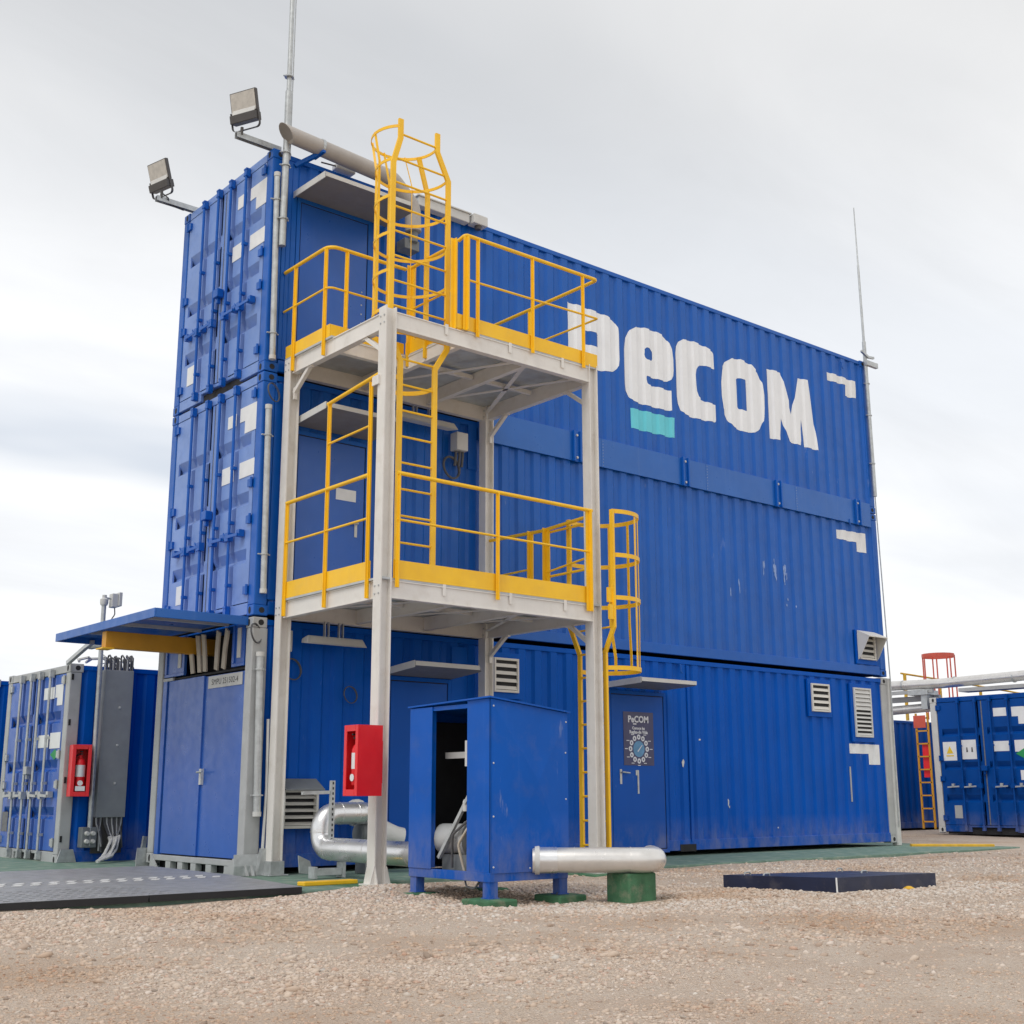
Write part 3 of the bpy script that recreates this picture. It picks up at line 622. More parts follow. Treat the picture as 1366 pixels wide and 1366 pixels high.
part('screw_hole', g, M['grey'], d3, kind='stuff')
d2 = side_door(mid, .48, 1.43, 3.06, 5.0, M['blue_door'])
lever(d2, 1.31, 4.02, -1)
g = MB(); g.box(1.02, 1.30, -.012, -.006, 4.29, 4.43); o = part('door_plate', g, M['sticker'], d2)
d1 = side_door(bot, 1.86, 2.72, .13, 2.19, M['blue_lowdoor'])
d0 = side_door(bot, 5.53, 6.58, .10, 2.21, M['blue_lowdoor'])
lever(d0, 5.70, 1.14, 1)
g = MB(); g.box(6.02, 6.05, -.012, -.006, .85, 1.16); g.box(5.99, 6.05, -.011, -.0055, 1.10, 1.17); part('door_bolt', g, M['galv'], d0)
# flat plate patches next to the doors
for root, q in ((top, (.162, .345, 5.87, 8.44)), (mid, (.162, .425, 3.0, 5.57)), (mid, (3.02, 3.17, 5.0, 5.60)), (bot, (2.775, 3.02, .18, 2.66)), (bot, (5.28, 5.475, .18, 2.3))):
    g = MB(); g.box(q[0], q[1], -.004, .03, q[2], q[3]); part('flat_plate', g, M['blue_low' if root is bot else 'blue'], root, bevel=.004)
for xx in (.215, .275):
    g = MB(); g.box(xx, xx+.012, -.012, -.004, 5.9, 8.4); part('plate_rib', g, M['blue'], top)
# awnings over the doors
def awning(root, x0, x1, zw, depth, dz, label=None):
    t = .028; y1 = -depth; g = MB(); c = .14
    bot_ = [(x0, -.002, zw), (x1, -.002, zw), (x1, y1+c, zw+dz*(1-c/depth)), (x1-c, y1, zw+dz), (x0+c*.3, y1, zw+dz), (x0, y1+c, zw+dz*(1-c/depth))]
    n = len(bot_); g.add(bot_+[(p[0], p[1], p[2]+t) for p in bot_], [tuple(range(n))[::-1], tuple(range(n, 2*n))]+[(i, (i+1) % n, n+(i+1) % n, n+i) for i in range(n)])
    a = part('awning', g, M['awning'], root, label=label)
    g = MB(); g.hexa([(x0-.012, -.002, zw-.03), (x0-.003, -.002, zw-.03), (x0-.003, y1, zw+dz-.03), (x0-.012, y1, zw+dz-.03)], [(x0-.012, -.002, zw+.05), (x0-.003, -.002, zw+.05), (x0-.003, y1, zw+dz+.05), (x0-.012, y1, zw+dz+.05)])
    g.box(x0, x1-c, y1-.008, y1-.001, zw+dz-.01, zw+dz+.042); part('awning_lip', g, M['ltgrey'], a)
awning(top, .30, 1.66, 8.0, .74, -.02)
awning(mid, .40, 1.52, 5.10, .76, .05)
awning(bot, 1.70, 2.78, 2.245, .74, .06)
awning(bot, 5.40, 6.62, 2.30, .74, .03)

# ---- bottom box
z = 0.045
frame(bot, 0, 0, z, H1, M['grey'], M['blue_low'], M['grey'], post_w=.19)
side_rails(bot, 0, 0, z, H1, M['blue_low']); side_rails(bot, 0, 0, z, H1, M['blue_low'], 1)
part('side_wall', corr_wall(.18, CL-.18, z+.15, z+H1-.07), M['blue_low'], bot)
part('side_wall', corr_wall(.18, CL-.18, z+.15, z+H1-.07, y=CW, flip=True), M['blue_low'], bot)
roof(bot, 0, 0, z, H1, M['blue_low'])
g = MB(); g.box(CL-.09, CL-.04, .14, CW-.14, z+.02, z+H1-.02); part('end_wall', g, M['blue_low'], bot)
g = MB(); g.box(6.86, 7.19, -.004, .05, .05, .15); part('fork_pocket', g, M['dark'], bot)
# pale corner flats at both ends
g = MB(); g.box(CL-.02, CL+.075, -.03, .09, .0, Z1-.02); part('corner_cover', g, M['ltgrey'], bot, bevel=.006)
# end with the flat double door
g = MB(); g.box(.0, .09, .168, CW-.168, .085, .15); part('door_sill', g, M['grey'], bot, bevel=.006)
for y_ in (.30, .74, 1.12, 1.46, 1.78): 
    g = MB(); g.box(.004, .08, y_, y_+.13, .0, .084); part('sill_foot', g, M['grey'], bot)
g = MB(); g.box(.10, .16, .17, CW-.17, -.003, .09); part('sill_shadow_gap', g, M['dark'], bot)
g = MB(); g.box(.030, .06, .195, 1.18, .165, 2.205); lf1 = part('door_leaf', g, M['blue_door'], bot, bevel=.004)
g = MB(); g.box(-.014, .014, -.985, 0, .165, 2.215)
lf2 = link('door_leaf', g.mesh('door_leaf'), M['blue_door'], bot, bevel=.004, loc=(.040, 2.138, 0), rot=(0, 0, RAD(-1.0)))
g = MB(); g.box(.01, .06, 2.16, 2.265, .155, 2.25); part('door_frame', g, M['blue_door'], bot)
g = MB(); g.box(.005, .06, 2.0, 2.27, 2.215, 2.25); part('door_frame', g, M['grey'], bot)
g = MB(); g.box(-.005, .030, 1.085, 1.135, .96, 1.14); part('handle_plate', g, M['ltgrey'], lf1); 
g = MB(); g.tube([(.0, 1.10, 1.1), (-.045, 1.10, 1.1), (-.045, .98, 1.105)], .012, 8); part('door_handle', g, M['galv'], lf1, smooth=True)
g = MB(); g.box(.03, .12, .17, .195, .15, 2.2); g.box(.085, .12, .17, 2.2, .15, 2.2); part('door_gap', g, M['dark'], bot)
# transom: blue side frames, dark opening, cable trunks rising through it
g = MB(); g.box(.35, .40, .17, CW-.17, 2.18, Z1-.02); part('transom_back', g, M['dark'], bot)
for a, b in ((.20, .50), (1.72, 2.26)):
    g = MB(); g.box(.012, .05, a, b, 2.262, 2.30); g.box(.012, .05, a, a+.05, 2.30, 2.74); g.box(.012, .05, b-.05, b, 2.30, 2.74); g.box(.03, .06, a+.05, b-.05, 2.30, 2.74); fr = part('transom_panel', g, M['blue_door'], bot, bevel=.004)
    g = MB(); g.box(.018, .03, a+.11, a+.19, 2.36, 2.70); part('transom_rib', g, M['ltgrey'], fr)
g = MB(); g.box(.03, .09, .2, 2.25, 2.222, 2.245); part('transom_rail', g, M['dark'], bot)
for y_, dy_ in ((.70, -.20), (.88, -.16), (1.16, -.05), (1.30, -.04), (1.48, .02)):
    g = MB(); g.bar([(.05, y_+.06, 2.27), (.02, y_+.06+dy_*.4, 2.50), (-.02, y_+.06+dy_, 2.70)], .09, .02, upv=(1, 0, 0)); part('cable_trunk', g, M['beige'], bot)
# gussets under the corners
for y_, s in ((-.02, -1), (CW+.02, 1)):
    g = MB(); g.prism([(y_, 0), (y_+s*.02, 0), (y_+s*.02, .1), (y_, .22)], 'x', -.12, .22); part('foot_gusset', g, M['galv'], bot)
for q in ([(.13, .0), (.42, .0), (.20, .17), (.13, .17)], [(CW-.13, .0), (CW-.35, .0), (CW-.17, .15), (CW-.13, .15)]):
    g = MB(); g.prism(q, 'x', -.015, -.003); part('foot_gusset', g, M['grey'], bot)
g = MB()
for k in range(5): g.hexa([(-.01+k*.07, -.10, .0), (.03+k*.07, -.10, .0), (.03+k*.07, -.004, .0), (-.01+k*.07, -.004, .0)], [(.005+k*.07, -.02, .14), (.02+k*.07, -.02, .14), (.02+k*.07, -.004, .14), (.005+k*.07, -.004, .14)])
part('foot_bracket', g, M['galv'], bot)
# ---- vents on the long side
def louvre(root, x0, x1, z0, z1, n, m, y=-.006, depth=.03, fw_=.03, open_frac=1.0, plate=True, name='louvre_vent'):
    if plate:
        g = MB(); g.box(x0-.07, x1+.07, y, .03, z0-.08, z1+.07); pl = part('vent_plate', g, M['blue_low'], root, bevel=.004)
    else: pl = root
    g = MB(); yy = y-.003
    g.box(x0, x0+fw_, yy-depth, yy, z0, z1); g.box(x1-fw_, x1, yy-depth, yy, z0, z1); g.box(x0+fw_, x1-fw_, yy-depth, yy, z0, z0+fw_); g.box(x0+fw_, x1-fw_, yy-depth, yy, z1-fw_, z1)
    v = part(name, g, m, root, bevel=.003)
    g = MB(); g.box(x0+fw_, x1-fw_, yy-.006, yy-.001, z0+fw_, z1-fw_); part('vent_back', g, M['dark'], v)
    zs = z0+fw_; dz = (z1-z0-2*fw_)/n; me = None
    for k in range(n):
        tilt = .55 if (k < n*open_frac) else .95
        zb_ = zs+k*dz
        g = MB(); h_ = dz*tilt*1.02; g.hexa([(x0+fw_, yy-depth+.002, zb_+dz*.08), (x1-fw_, yy-depth+.002, zb_+dz*.08), (x1-fw_, yy-depth+.008, zb_+dz*.06), (x0+fw_, yy-depth+.008, zb_+dz*.06)],
            [(x0+fw_, yy-.008, zb_+h_), (x1-fw_, yy-.008, zb_+h_), (x1-fw_, yy-.004, zb_+h_), (x0+fw_, yy-.004, zb_+h_)]); part('slat', g, m, v)
    return v
louvre(bot, 3.44, 3.855, 2.125, 2.565, 4, M['vent'])
louvre(bot, 10.03, 10.5, 2.14, 2.59, 4, M['vent'])
louvre(bot, 11.17, 11.65, 1.765, 2.58, 11, M['ltgrey'], open_frac=.5)
lv = louvre(bot, .42, .875, .48, .90, 5, M['vent'], plate=False, depth=.07)
g = MB(); g.hexa([(.40, -.012, .92), (.90, -.012, .92), (.90, -.16, .89), (.40, -.16, .89)], [(.40, -.012, 1.02), (.87, -.012, 1.02), (.90, -.16, .905), (.40, -.16, .905)]); part('vent_hood', g, M['grey_dark'], lv)
lv = louvre(mid, 11.42, 11.86, 3.07, 3.50, 4, M['vent'], depth=.04)
g = MB(); g.hexa([(11.39, -.012, 3.50), (11.89, -.012, 3.50), (11.92, -.26, 3.43), (11.38, -.26, 3.43)], [(11.39, -.012, 3.56), (11.89, -.012, 3.56), (11.92, -.26, 3.445), (11.38, -.26, 3.445)])
for xx in (11.385, 11.90): g.hexa([(xx, -.012, 3.06), (xx+.008, -.012, 3.06), (xx+.008, -.06, 3.10), (xx, -.06, 3.10)], [(xx, -.012, 3.5), (xx+.008, -.012, 3.5), (xx+.008, -.25, 3.43), (xx, -.25, 3.43)])
part('vent_hood', g, M['vent'], lv)
painted('number_sticker', [(11.03, 1.655), (11.865, 1.65), (11.845, 1.32), (11.53, 1.32), (11.53, 1.495), (11.03, 1.495)], [], bot, M['sticker'])
g = MB(); g.box(10.97, 10.995, -.004, .01, .72, 1.28); part('seam_strip', g, M['grey'], bot)
for x_, z_, w_, h_ in ((6.98, 1.28, .07, .11), (7.95, .72, .055, .13), (7.99, .66, .03, .05), (9.1, .34, .035, .03), (7.35, 1.62, .06, .03)):
    q = MB(); n = 9; yy = yprof(x_)-.0025
    q.add([(x_+w_/2*math.cos(6.283*k/n)*random.uniform(.5, 1.1), yy, z_+h_/2*math.sin(6.283*k/n)*random.uniform(.6, 1.1)) for k in range(n)], [tuple(range(n))]); part('paint_chip', q, M['white_dirty'], bot, kind='stuff')
for xx in (7.10, 5.27):
    g = MB(); g.box(xx, xx+.05, -.006, .02, .18, H1+z-.1); part('wall_batten', g, M['blue_low'], bot)
# scuffs on the middle box
def blob(x_, z_, w_, h_, y, n=11):
    return MB().add([(x_+w_/2*math.cos(6.283*k/n)*random.uniform(.55, 1.15)+.12*h_*math.sin(6.283*k/n)*(random.random()-.5), y, z_+h_/2*math.sin(6.283*k/n)*random.uniform(.6, 1.1)) for k in range(n)], [tuple(range(n))])
SCN = 0
SC = mat('pale_scuff', (.22, .33, .62), .5, var=.25, scale=25, streak=.4, streak_col=(.05, .16, .5))
for bx, bz, nn, hh in ((8.32, 3.98, 5, .20), (8.98, 4.42, 6, .22), (9.22, 4.45, 6, .2), (9.38, 4.36, 7, .24), (9.52, 4.28, 4, .2), (9.6, 3.78, 3, .1)):
    for i in range(nn):
        x_ = bx+random.gauss(0, .07); z_ = bz+random.gauss(0, .07)
        for xx in (x_, x_+.05, x_-.05, x_+.1):
            t = ((xx-PH0)/PITCH) % 1
            if .64 < t < .96: part('paint_scuff', blob(xx, z_, random.uniform(.02, .05), random.uniform(.4, 1)*hh, .0105-.0002*(SCN := SCN+1)), SC, mid, kind='stuff'); break

# ------------------------------------------------------------------ steel access tower
TX0, TX1, TY0, TY1 = .29, 3.21, -.15, -2.13
tower = thing('access_tower', 'cream steel tower of two decks with yellow railings and ladders against the container stack', 'access platform', (1.75, -1.1, 0))
def hcol(x, y, z0, z1, wd=.135, fl=.014):
    g = MB(); h = wd/2
    g.box(x-h, x-h+fl, y-h, y+h, z0, z1); g.box(x+h-fl, x+h, y-h, y+h, z0, z1); g.box(x-h+fl, x+h-fl, y-.006, y+.006, z0, z1); return g
def column(x, y, z1, bracket):
    c = part('column', hcol(x, y, .012, z1), M['cream'], tower)
    g = MB(); g.box(x-.12, x+.12, y-.12, y+.12, -.002, .012)
    if bracket == 'cap':
        g.box(x-.085, x+.085, y-.085, y-.07, .012, .15); g.box(x-.085, x-.07, y-.07, y+.085, .012, .15); g.box(x+.07, x+.085, y-.07, y+.085, .012, .15)
        part('base_shoe', g, M['galv'], c, bevel=.004)
    else:
        for s in (-1, 1):
            g.prism([(x+s*.068, .012), (x+s*.118, .012), (x+s*.075, .17), (x+s*.068, .17)], 'y', y-.07, y-.058); g.prism([(y+s*.068, .012), (y+s*.118, .012), (y+s*.068, .17)], 'x', x-.068, x-.056)
        part('base_plate', g, M['cream'], c)
    b_ = MB()
    for q in (2.86, 5.74):
        if q > z1: continue
        for yy in (y-.035, y+.035):
            for dz in (-.05, .03): b_.rings((x-.0675, yy, q+dz), (-1, 0, 0), [(0, .011), (.009, .009)], 6)
    part('bolt', b_, M['galv'], c, kind='stuff')
    return c
colA = column(TX0, TY0, 5.83, 'cap'); colB = column(TX0, TY1, 5.875, 'plate'); colC = column(TX1, TY1, 5.87, 'plate'); colD = column(TX1, TY0, 5.83, 'plate')
def beam_x(x0, x1, y, zt, h=.185, wd=.08, name='beam'):
    g = MB(); g.box(x0, x1, y-wd/2, y+wd/2, zt-.012, zt); g.box(x0, x1, y-wd/2, y+wd/2, zt-h, zt-h+.012); g.box(x0, x1, y-wd*.36, y-wd*.22, zt-h+.012, zt-.012); return part(name, g, M['cream'], tower)
def beam_y(x, y0, y1, zt, h=.185, wd=.08, name='beam'):
    g = MB(); g.box(x-wd/2, x+wd/2, y0, y1, zt-.012, zt); g.box(x-wd/2, x+wd/2, y0, y1, zt-h, zt-h+.012); g.box(x-wd*.36, x-wd*.22, y0, y1, zt-h+.012, zt-.012); return part(name, g, M['cream'], tower)
hw = .0675
for zt in (2.955, 5.83):
    beam_x(TX0+hw, TX1-hw, TY1-.02, zt); beam_x(TX0+hw, TX1-hw, TY0+.02, zt)
    beam_y(TX0, TY1+hw, TY0-hw, zt); beam_y(TX1, TY1+hw, TY0-hw, zt)
    hole = zt > 5
    for k, xx in enumerate((1.27, 2.24)): beam_y(xx, TY1+.03, TY0-.03, zt-.003, .16, .07, 'joist')
    if hole: beam_x(TX0+.05, 1.23, -1.10, zt-.002, .16, .07, 'joist')
    for a, b in (((1.27, 2.24)), ((2.24, 3.17))) + (() if hole else ((.33, 1.27),)):
        g = MB(); g.bar([(a+.05, -1.14, zt-.06), (b-.05, -1.14, zt-.06)], .05, .05); part('nogging', g, M['cream'], tower)
    # flat bracing under the deck
    for (p, q) in (((1.3, TY0-.08), (2.2, TY1+.08)), ((2.28, TY0-.08), (3.15, TY1+.08)), ((2.28, TY1+.08), (3.15, TY0-.08))) + (() if hole else (((.35, TY0-.08), (1.22, TY1+.08)),)):
        g = MB(); g.bar([(*p, zt-.10), (*q, zt-.10)], .055, .008); part('brace', g, M['cream'], tower)
    g = MB(); zc = zt+.002
    if hole: g.box(1.25, TX1+.06, TY1-.06, TY0+.08, zc, zc+.022); g.box(TX0-.06, 1.25, -1.10, TY0+.08, zc, zc+.022)
    else: g.box(TX0-.06, TX1+.06, TY1-.06, TY0+.08, zc, zc+.022)
    part('deck_plate', g, M['deck'], tower)
    g = MB()
    for xx in (1.0, 1.9, 2.7): g.box(xx, xx+.04, TY1-.066, TY1-.06, zt-.10, zt+.02)
    part('deck_clip', g, M['cream'], tower)
for x in (TX0, TX1):
    for zt in ((5.83,) if x < 1 else (5.83, 2.955)):
        for y, s in ((TY0, -1), (TY1, 1)):
            g = MB(); g.bar([(x, y+s*.07, zt-.42), (x, y+s*.42, zt-.17)], .045, .045, upv=(1, 0, 0)); g.box(x-.02, x+.02, min(y+s*.068, y+s*.10), max(y+s*.068, y+s*.10), zt-.50, zt-.36); g.box(x-.02, x+.02, min(y+s*.38, y+s*.46), max(y+s*.38, y+s*.46), zt-.20, zt-.165)
            part('knee_brace', g, M['cream'], tower)
# ---- railings
RT, RM, PS = .022, .013, .048
def railing(): 
    o = bpy.data.objects.new('railing', MB().box(0, 0, 0, 0, 0, 0).mesh('r')); return o
def rail_run(parts, label=None):
    first = None
    for kind, mbx, sm in parts:
        if first is None: first = part('railing', mbx, M['yellow'], tower, smooth=sm, label=label)
        else: part(kind, mbx, M['yellow'], first, smooth=sm)
    return first
def rail_tube(pts, r, fl=.0): 
    return MB().tube(fillet(pts, fl, 4) if fl else pts, r, 10)
def post(x, y, z0, z1, a=PS, b=.012):     # angle-section post
    g = MB(); g.box(x-a/2, x+a/2, y-b/2, y+b/2, z0, z1); g.box(x-b/2, x+b/2, y-a/2, y-b/2, z0, z1); return g
def toe(p, q, z0, z1, th=.008):
    g = MB(); x0, x1 = sorted((p[0], q[0])); y0, y1 = sorted((p[1], q[1])); g.box(x0-th/2, x1+th/2, y0-th/2, y1+th/2, z0, z1); return g
OX0, OX1, OY1 = TX0-.075, TX1+.09, TY1-.085
# lower deck
zd = 2.98
rail_run([('top', rail_tube([(OX0, -.27, zd+1.09), (OX0, -1.95, zd+1.09)], RT), True), ('mid_rail', rail_tube([(OX0, -.27, zd+.63), (OX0, -1.95, zd+.63)], RM), True),
          ('toe_board', toe((OX0+.02, -.28), (OX0+.02, -1.98), zd+.0, zd+.185), False)]
         + [('post', post(OX0+.005, y, zd-.2, zt), False) for y, zt in ((-.28, zd+1.08), (-1.13, zd+2.06), (-1.95, zd+2.10))]
         + [('guard_rail', rail_tube([(OX0, -1.10, zd+2.06), (OX0, -1.98, zd+2.14), (OX0+.03, -2.05, zd+2.17)], RT), True), ('guard_rail', rail_tube([(OX0, -1.13, zd+1.6), (OX0, -1.95, zd+1.62)], RM), True)])
rail_run([('top', rail_tube([(TX0+.1, OY1, zd+1.09), (TX1-.08, OY1, zd+1.08)], RT), True), ('mid_rail', rail_tube([(TX0+.1, OY1, zd+.6), (TX1-.1, OY1, zd+.59)], RM), True),
          ('toe_board', toe((TX0+.09, OY1+.025), (TX1-.075, OY1+.025), zd-.004, zd+.185), False)]
         + [('post', post(x, OY1, zd-.1, zd+1.08, PS if x < 2.8 else .1), False) for x in (TX0+.12, 1.72, TX1-.13)])
rail_run([('top', rail_tube([(OX1-.03, -.05, zd+1.07), (OX1-.03, -1.18, zd+1.03), (OX1-.03, -2.0, zd+1.07)], RT, .06), True), ('mid_rail', rail_tube([(OX1-.03, -.05, zd+.58), (OX1-.03, -.9, zd+.58)], RM), True), ('mid_rail', rail_tube([(OX1-.03, -1.25, zd+.5), (OX1-.03, -2.0, zd+.58)], RM), True),
          ('toe_board', toe((OX1-.03, -.05), (OX1-.03, -1.4), zd+.03, zd+.20), False), ('post', post(OX1-.03, -.95, zd-.1, zd+1.06, .1), False), ('gate_post', post(OX1-.03, -1.25, zd+.05, zd+1.05, .12), False)])
# self-closing gate of the lower deck
g = MB(); g.tube(fillet([(OX1+.0, -1.29, zd+1.0), (OX1+.0, -2.02, zd+1.0), (OX1+.0, -2.02, zd+.45), (OX1+.0, -1.29, zd+.45)], .05, 4), .016, 8); g.tube([(OX1, -1.66, zd+.45), (OX1, -1.66, zd+1.0)], .014, 8); part('gate', g, M['yellow'], tower, smooth=True)
# upper deck
zd = 5.855
rail_run([('top', rail_tube([(OX0, -.02, zd+1.1), (OX0, -1.03, zd+1.1), (1.27, -1.03, zd+1.1)], RT, .12), True), ('mid_rail', rail_tube([(OX0, -.02, zd+.6), (OX0, -1.03, zd+.6), (1.25, -1.03, zd+.6)], RM, .08), True),
          ('toe_board', toe((OX0+.02, -.08), (OX0+.02, -1.05), zd+.0, zd+.15), False), ('toe_board', toe((OX0+.03, -1.05), (1.24, -1.05), zd-.0, zd+.15), False)]
         + [('post', post(OX0+.005, y, zd-.2, zd+1.09), False) for y in (-.27, -.95)] + [('post', post(x, -1.03, zd-.1, zd+1.08, .05), False) for x in (.45,)] + [('gate_post', post(1.02, -1.06, zd-.16, zd+1.06, .085), False)])
rail_run([('top', rail_tube([(1.27, -1.08, zd+1.08), (1.27, -1.98, zd+1.08)], RT), True), ('mid_rail', rail_tube([(1.27, -1.1, zd+.55), (1.27, -1.98, zd+.55)], RM), True), ('toe_board', toe((1.26, -1.07), (1.26, -2.16), zd-.0, zd+.16), False),
          ('gate_post', post(1.27, -1.15, zd-.16, zd+1.1, .12), False)])
rail_run([('top', rail_tube([(1.22, OY1+.09, zd+1.06), (1.25, OY1, zd+1.11), (OX1-.02, OY1, zd+1.12), (OX1-.02, -.06, zd+1.13)], RT, .05), True), ('mid_rail', rail_tube([(1.3, OY1, zd+.58), (OX1-.02, OY1, zd+.62), (OX1-.02, -.06, zd+.64)], RM, .02), True),
          ('toe_board', toe((1.16, OY1+.025), (OX1-.02, OY1+.025), zd-.006, zd+.16), False), ('toe_board', toe((OX1-.02, OY1+.035), (OX1-.02, -.05), zd+.01, zd+.165), False),
          ('gate_post', post(1.14, OY1+.06, zd-.02, zd+1.05, .09), False), ('gate_post', post(1.27, OY1, zd-.02, zd+1.09, .085), False)]
         + [('post', post(x, OY1, zd-.06, zd+1.1), False) for x in (1.43, 2.24, 3.04)] + [('post', post(OX1-.02, -.95, zd-.05, zd+1.1), False)])

# ---- ladders
def rung_mesh(L, r=.0125):
    return MB().tube([(-L/2, 0, 0), (L/2, 0, 0)], r, 8).mesh('rung')
# ladder between the decks: climbs through the opening, cage on the side of the boxes
lad = part('ladder', MB().bar([(.58, -1.95, 2.99), (.58, -1.95, 5.40), (.44, -1.95, 5.66), (.44, -1.95, 7.70), (.53, -1.95, 8.02), (.53, -1.95, 8.25)], .03, .06, upv=(1, 0, 0)).bar([(1.04, -1.95, 2.99), (1.04, -1.95, 5.40), (1.20, -1.95, 5.66), (1.20, -1.95, 7.70), (1.04, -1.95, 8.02), (1.04, -1.95, 8.25)], .03, .06, upv=(1, 0, 0)), M['yellow'], tower)
rm1, rm2 = rung_mesh(.46), rung_mesh(.76)
for k in range(9): link('rung', rm1, M['yellow'], lad, loc=(.81, -1.95, 3.12+.288*k), smooth=(k == 0))
for k in range(8): link('rung', rm2, M['yellow'], lad, loc=(.82, -1.95, 5.72+.291*k), smooth=(k == 0))
g = MB().tube([(.53, -1.95, 8.07), (1.04, -1.95, 8.07)], .0125, 8); part('rung', g, M['yellow'], lad, smooth=True)
def ring_arc(half, R, n=26):
    # points (sideways, outwards) of a hoop of radius R that passes through stiles at +-half
    off = math.sqrt(max(0, R*R-half*half)); a0 = math.atan2(-off, half); return [(R*math.cos(a), off+R*math.sin(a)) for a in [a0+(math.pi-2*a0)*i/n for i in range(n+1)]], off
def u_hoop(xa, xb, y0, R, z):
    p, off = ring_arc((xb-xa)/2, R); return [((xa+xb)/2-q[0], y0+q[1], z) for q in p]
for k, zz_ in enumerate((5.98, 6.42, 6.86, 7.30, 7.74, 8.17)):
    xa, xb = (.53, 1.04) if zz_ > 8 else (.44, 1.20)
    part('cage_hoop', MB().bar(u_hoop(xa, xb, -1.95, .385 if zz_ > 8 else .42, zz_), .008, .036), M['yellow'], lad)
for a in (172, 135, 95, 55):
    ca_, sa_ = math.cos(RAD(a)), math.sin(RAD(a)); xl, yl_ = .82+.412*ca_, -1.95+.18+.412*sa_; xt, yt = .785+.378*ca_, -1.95+.288+.378*sa_
    part('cage_strap', MB().bar([(xl, yl_, 5.96), (xl, yl_, 7.80), (xt, yt, 8.19)], .008, .028, upv=(ca_, sa_, 0)), M['yellow'], lad)
part('cage_post', MB().bar([(1.235, -1.50, 5.70), (1.235, -1.50, 7.72), (1.10, -1.50, 8.16)], .03, .055, upv=(1, 0, 0)), M['yellow'], lad)
part('cage_hoop', MB().bar(u_hoop(.58, 1.04, -1.95, .30, 5.22), .008, .05), M['yellow'], lad)
# ladder from the ground to the lower deck, cage towards the long wall's far end
LX = 3.37; ya_, yb_ = -1.72, -2.15
lad2 = part('ladder', MB().bar([(LX, ya_, .0), (LX, ya_, 2.44), (LX, ya_+.17, 2.80), (LX, ya_+.17, 4.10)], .055, .03, upv=(1, 0, 0)).bar([(LX, yb_, .0), (LX, yb_, 2.44), (LX, yb_-.15, 2.72), (LX, yb_-.15, 4.10)], .055, .03, upv=(1, 0, 0)), M['yellow'], tower)
rm3 = rung_mesh(.43)
for k in range(9): link('rung', rm3, M['yellow'], lad2, loc=(LX, (ya_+yb_)/2, .28+.27*k), rot=(0, 0, math.pi/2), smooth=(k == 0))
g = MB().tube([(LX, ya_+.15, 2.72), (LX, yb_-.13, 2.72)], .012, 8); part('rung', g, M['yellow'], lad2, smooth=True)
def hoop2(z, y0, y1, R):
    p, off = ring_arc((y0-y1)/2, R); return [(LX+q[1], (y0+y1)/2+q[0], z) for q in p]
for z_ in (2.26, 3.06, 3.56, 4.08):
    a, b, R = (ya_, yb_, .36) if z_ < 2.5 else (ya_+.17, yb_-.15, .43); part('cage_hoop', MB().bar(hoop2(z_, a, b, R), .008, .05), M['yellow'], lad2)
for a in (-70, -35, 0, 35, 70):
    ca_, sa_ = math.cos(RAD(a)), math.sin(RAD(a)); x2, y2 = LX+.289+.352*ca_, -1.935+.352*sa_; x1, y1 = LX+.21+.422*ca_, -1.925+.422*sa_
    part('cage_strap', MB().bar([(x2, y2, 2.24), (x2, y2, 2.45), (x1, y1, 2.85), (x1, y1, 4.10)], .036, .008, upv=(ca_, sa_, 0)), M['yellow'], lad2)
g = MB(); g.box(TX1+.08, LX+.02, -2.32, -2.29, 2.80, 2.97); g.box(TX1+.08, LX+.02, -2.30, -2.27, 3.0, 3.17); part('ladder_bracket', g, M['yellow'], tower)
# rung-deck tie plates on column B
g = MB(); g.box(TX0-.09, TX0-.068, TY1+.02, TY1+.14, 5.02, 5.12); part('tie_plate', g, M['cream'], tower)

# ------------------------------------------------------------------ things fixed to the stack
def floodlight(loc, rot, label, arm, tilt):
    t = thing('floodlight', label, 'floodlight', loc, 'floodlights on the roof corners', rot)
    R = Matrix.Rotation(tilt, 4, 'Y')
    def tr(g): g.v = [tuple(R @ Vector(v)) for v in g.v]; return g
    # local: lamp faces -X, stands up along Z
    g = MB(); g.box(.0, .05, -.19, .19, .02, .30); h = part('housing', tr(g), M['lampbody'], t, local=True, bevel=.008)
    g = MB(); g.box(-.006, .0, -.175, .175, .04, .285); part('lamp_glass', tr(g), M['glass'], t, local=True)
    g = MB(); g.hexa([(-.008, -.175, .045), (-.008, .175, .045), (-.03, .16, .02), (-.03, -.16, .02)], [(.0, -.175, .10), (.0, .175, .10), (-.002, .16, .09), (-.002, -.16, .09)]); part('reflector', tr(g), M['ltgrey'], t, local=True)
    g = MB(); g.box(-.05, .07, -.19, .19, -.085, .018); part('driver_box', tr(g), M['lampbody'], t, local=True, bevel=.008)
    g = MB(); g.bar(fillet([(.01, -.20, .06), (.01, -.20, -.17), (.01, .20, -.17), (.01, .20, .06)], .05, 4), .006, .035, upv=(1, 0, 0)); part('yoke', tr(g), M['lampbody'], t, local=True)
    return t
f1 = floodlight((-.40, .02, 8.84), (0, 0, RAD(25)), 'floodlight on the near roof corner beside the tall mast', None, RAD(-14))
f2 = floodlight((-.44, 2.30, 8.84), (0, 0, RAD(14)), 'floodlight on the far roof corner, turned away to the left', None, RAD(-18))
for t, y in ((f1, .10), (f2, 2.26)):
    g = MB(); x_ = t.location.x; g.box(x_-.06, .14, y-.035, y-.029, 8.56, 8.63); g.box(x_-.06, .14, y+.029, y+.035, 8.56, 8.63); g.box(x_-.06, .14, y-.029, y+.029, 8.625, 8.63); part('arm', g, M['galv'], t)
    g = MB(); g.tube([(x_, y-.02, 8.60), (x_, y-.03, 8.70)], .02, 8); part('pivot', g, M['lampbody'], t)
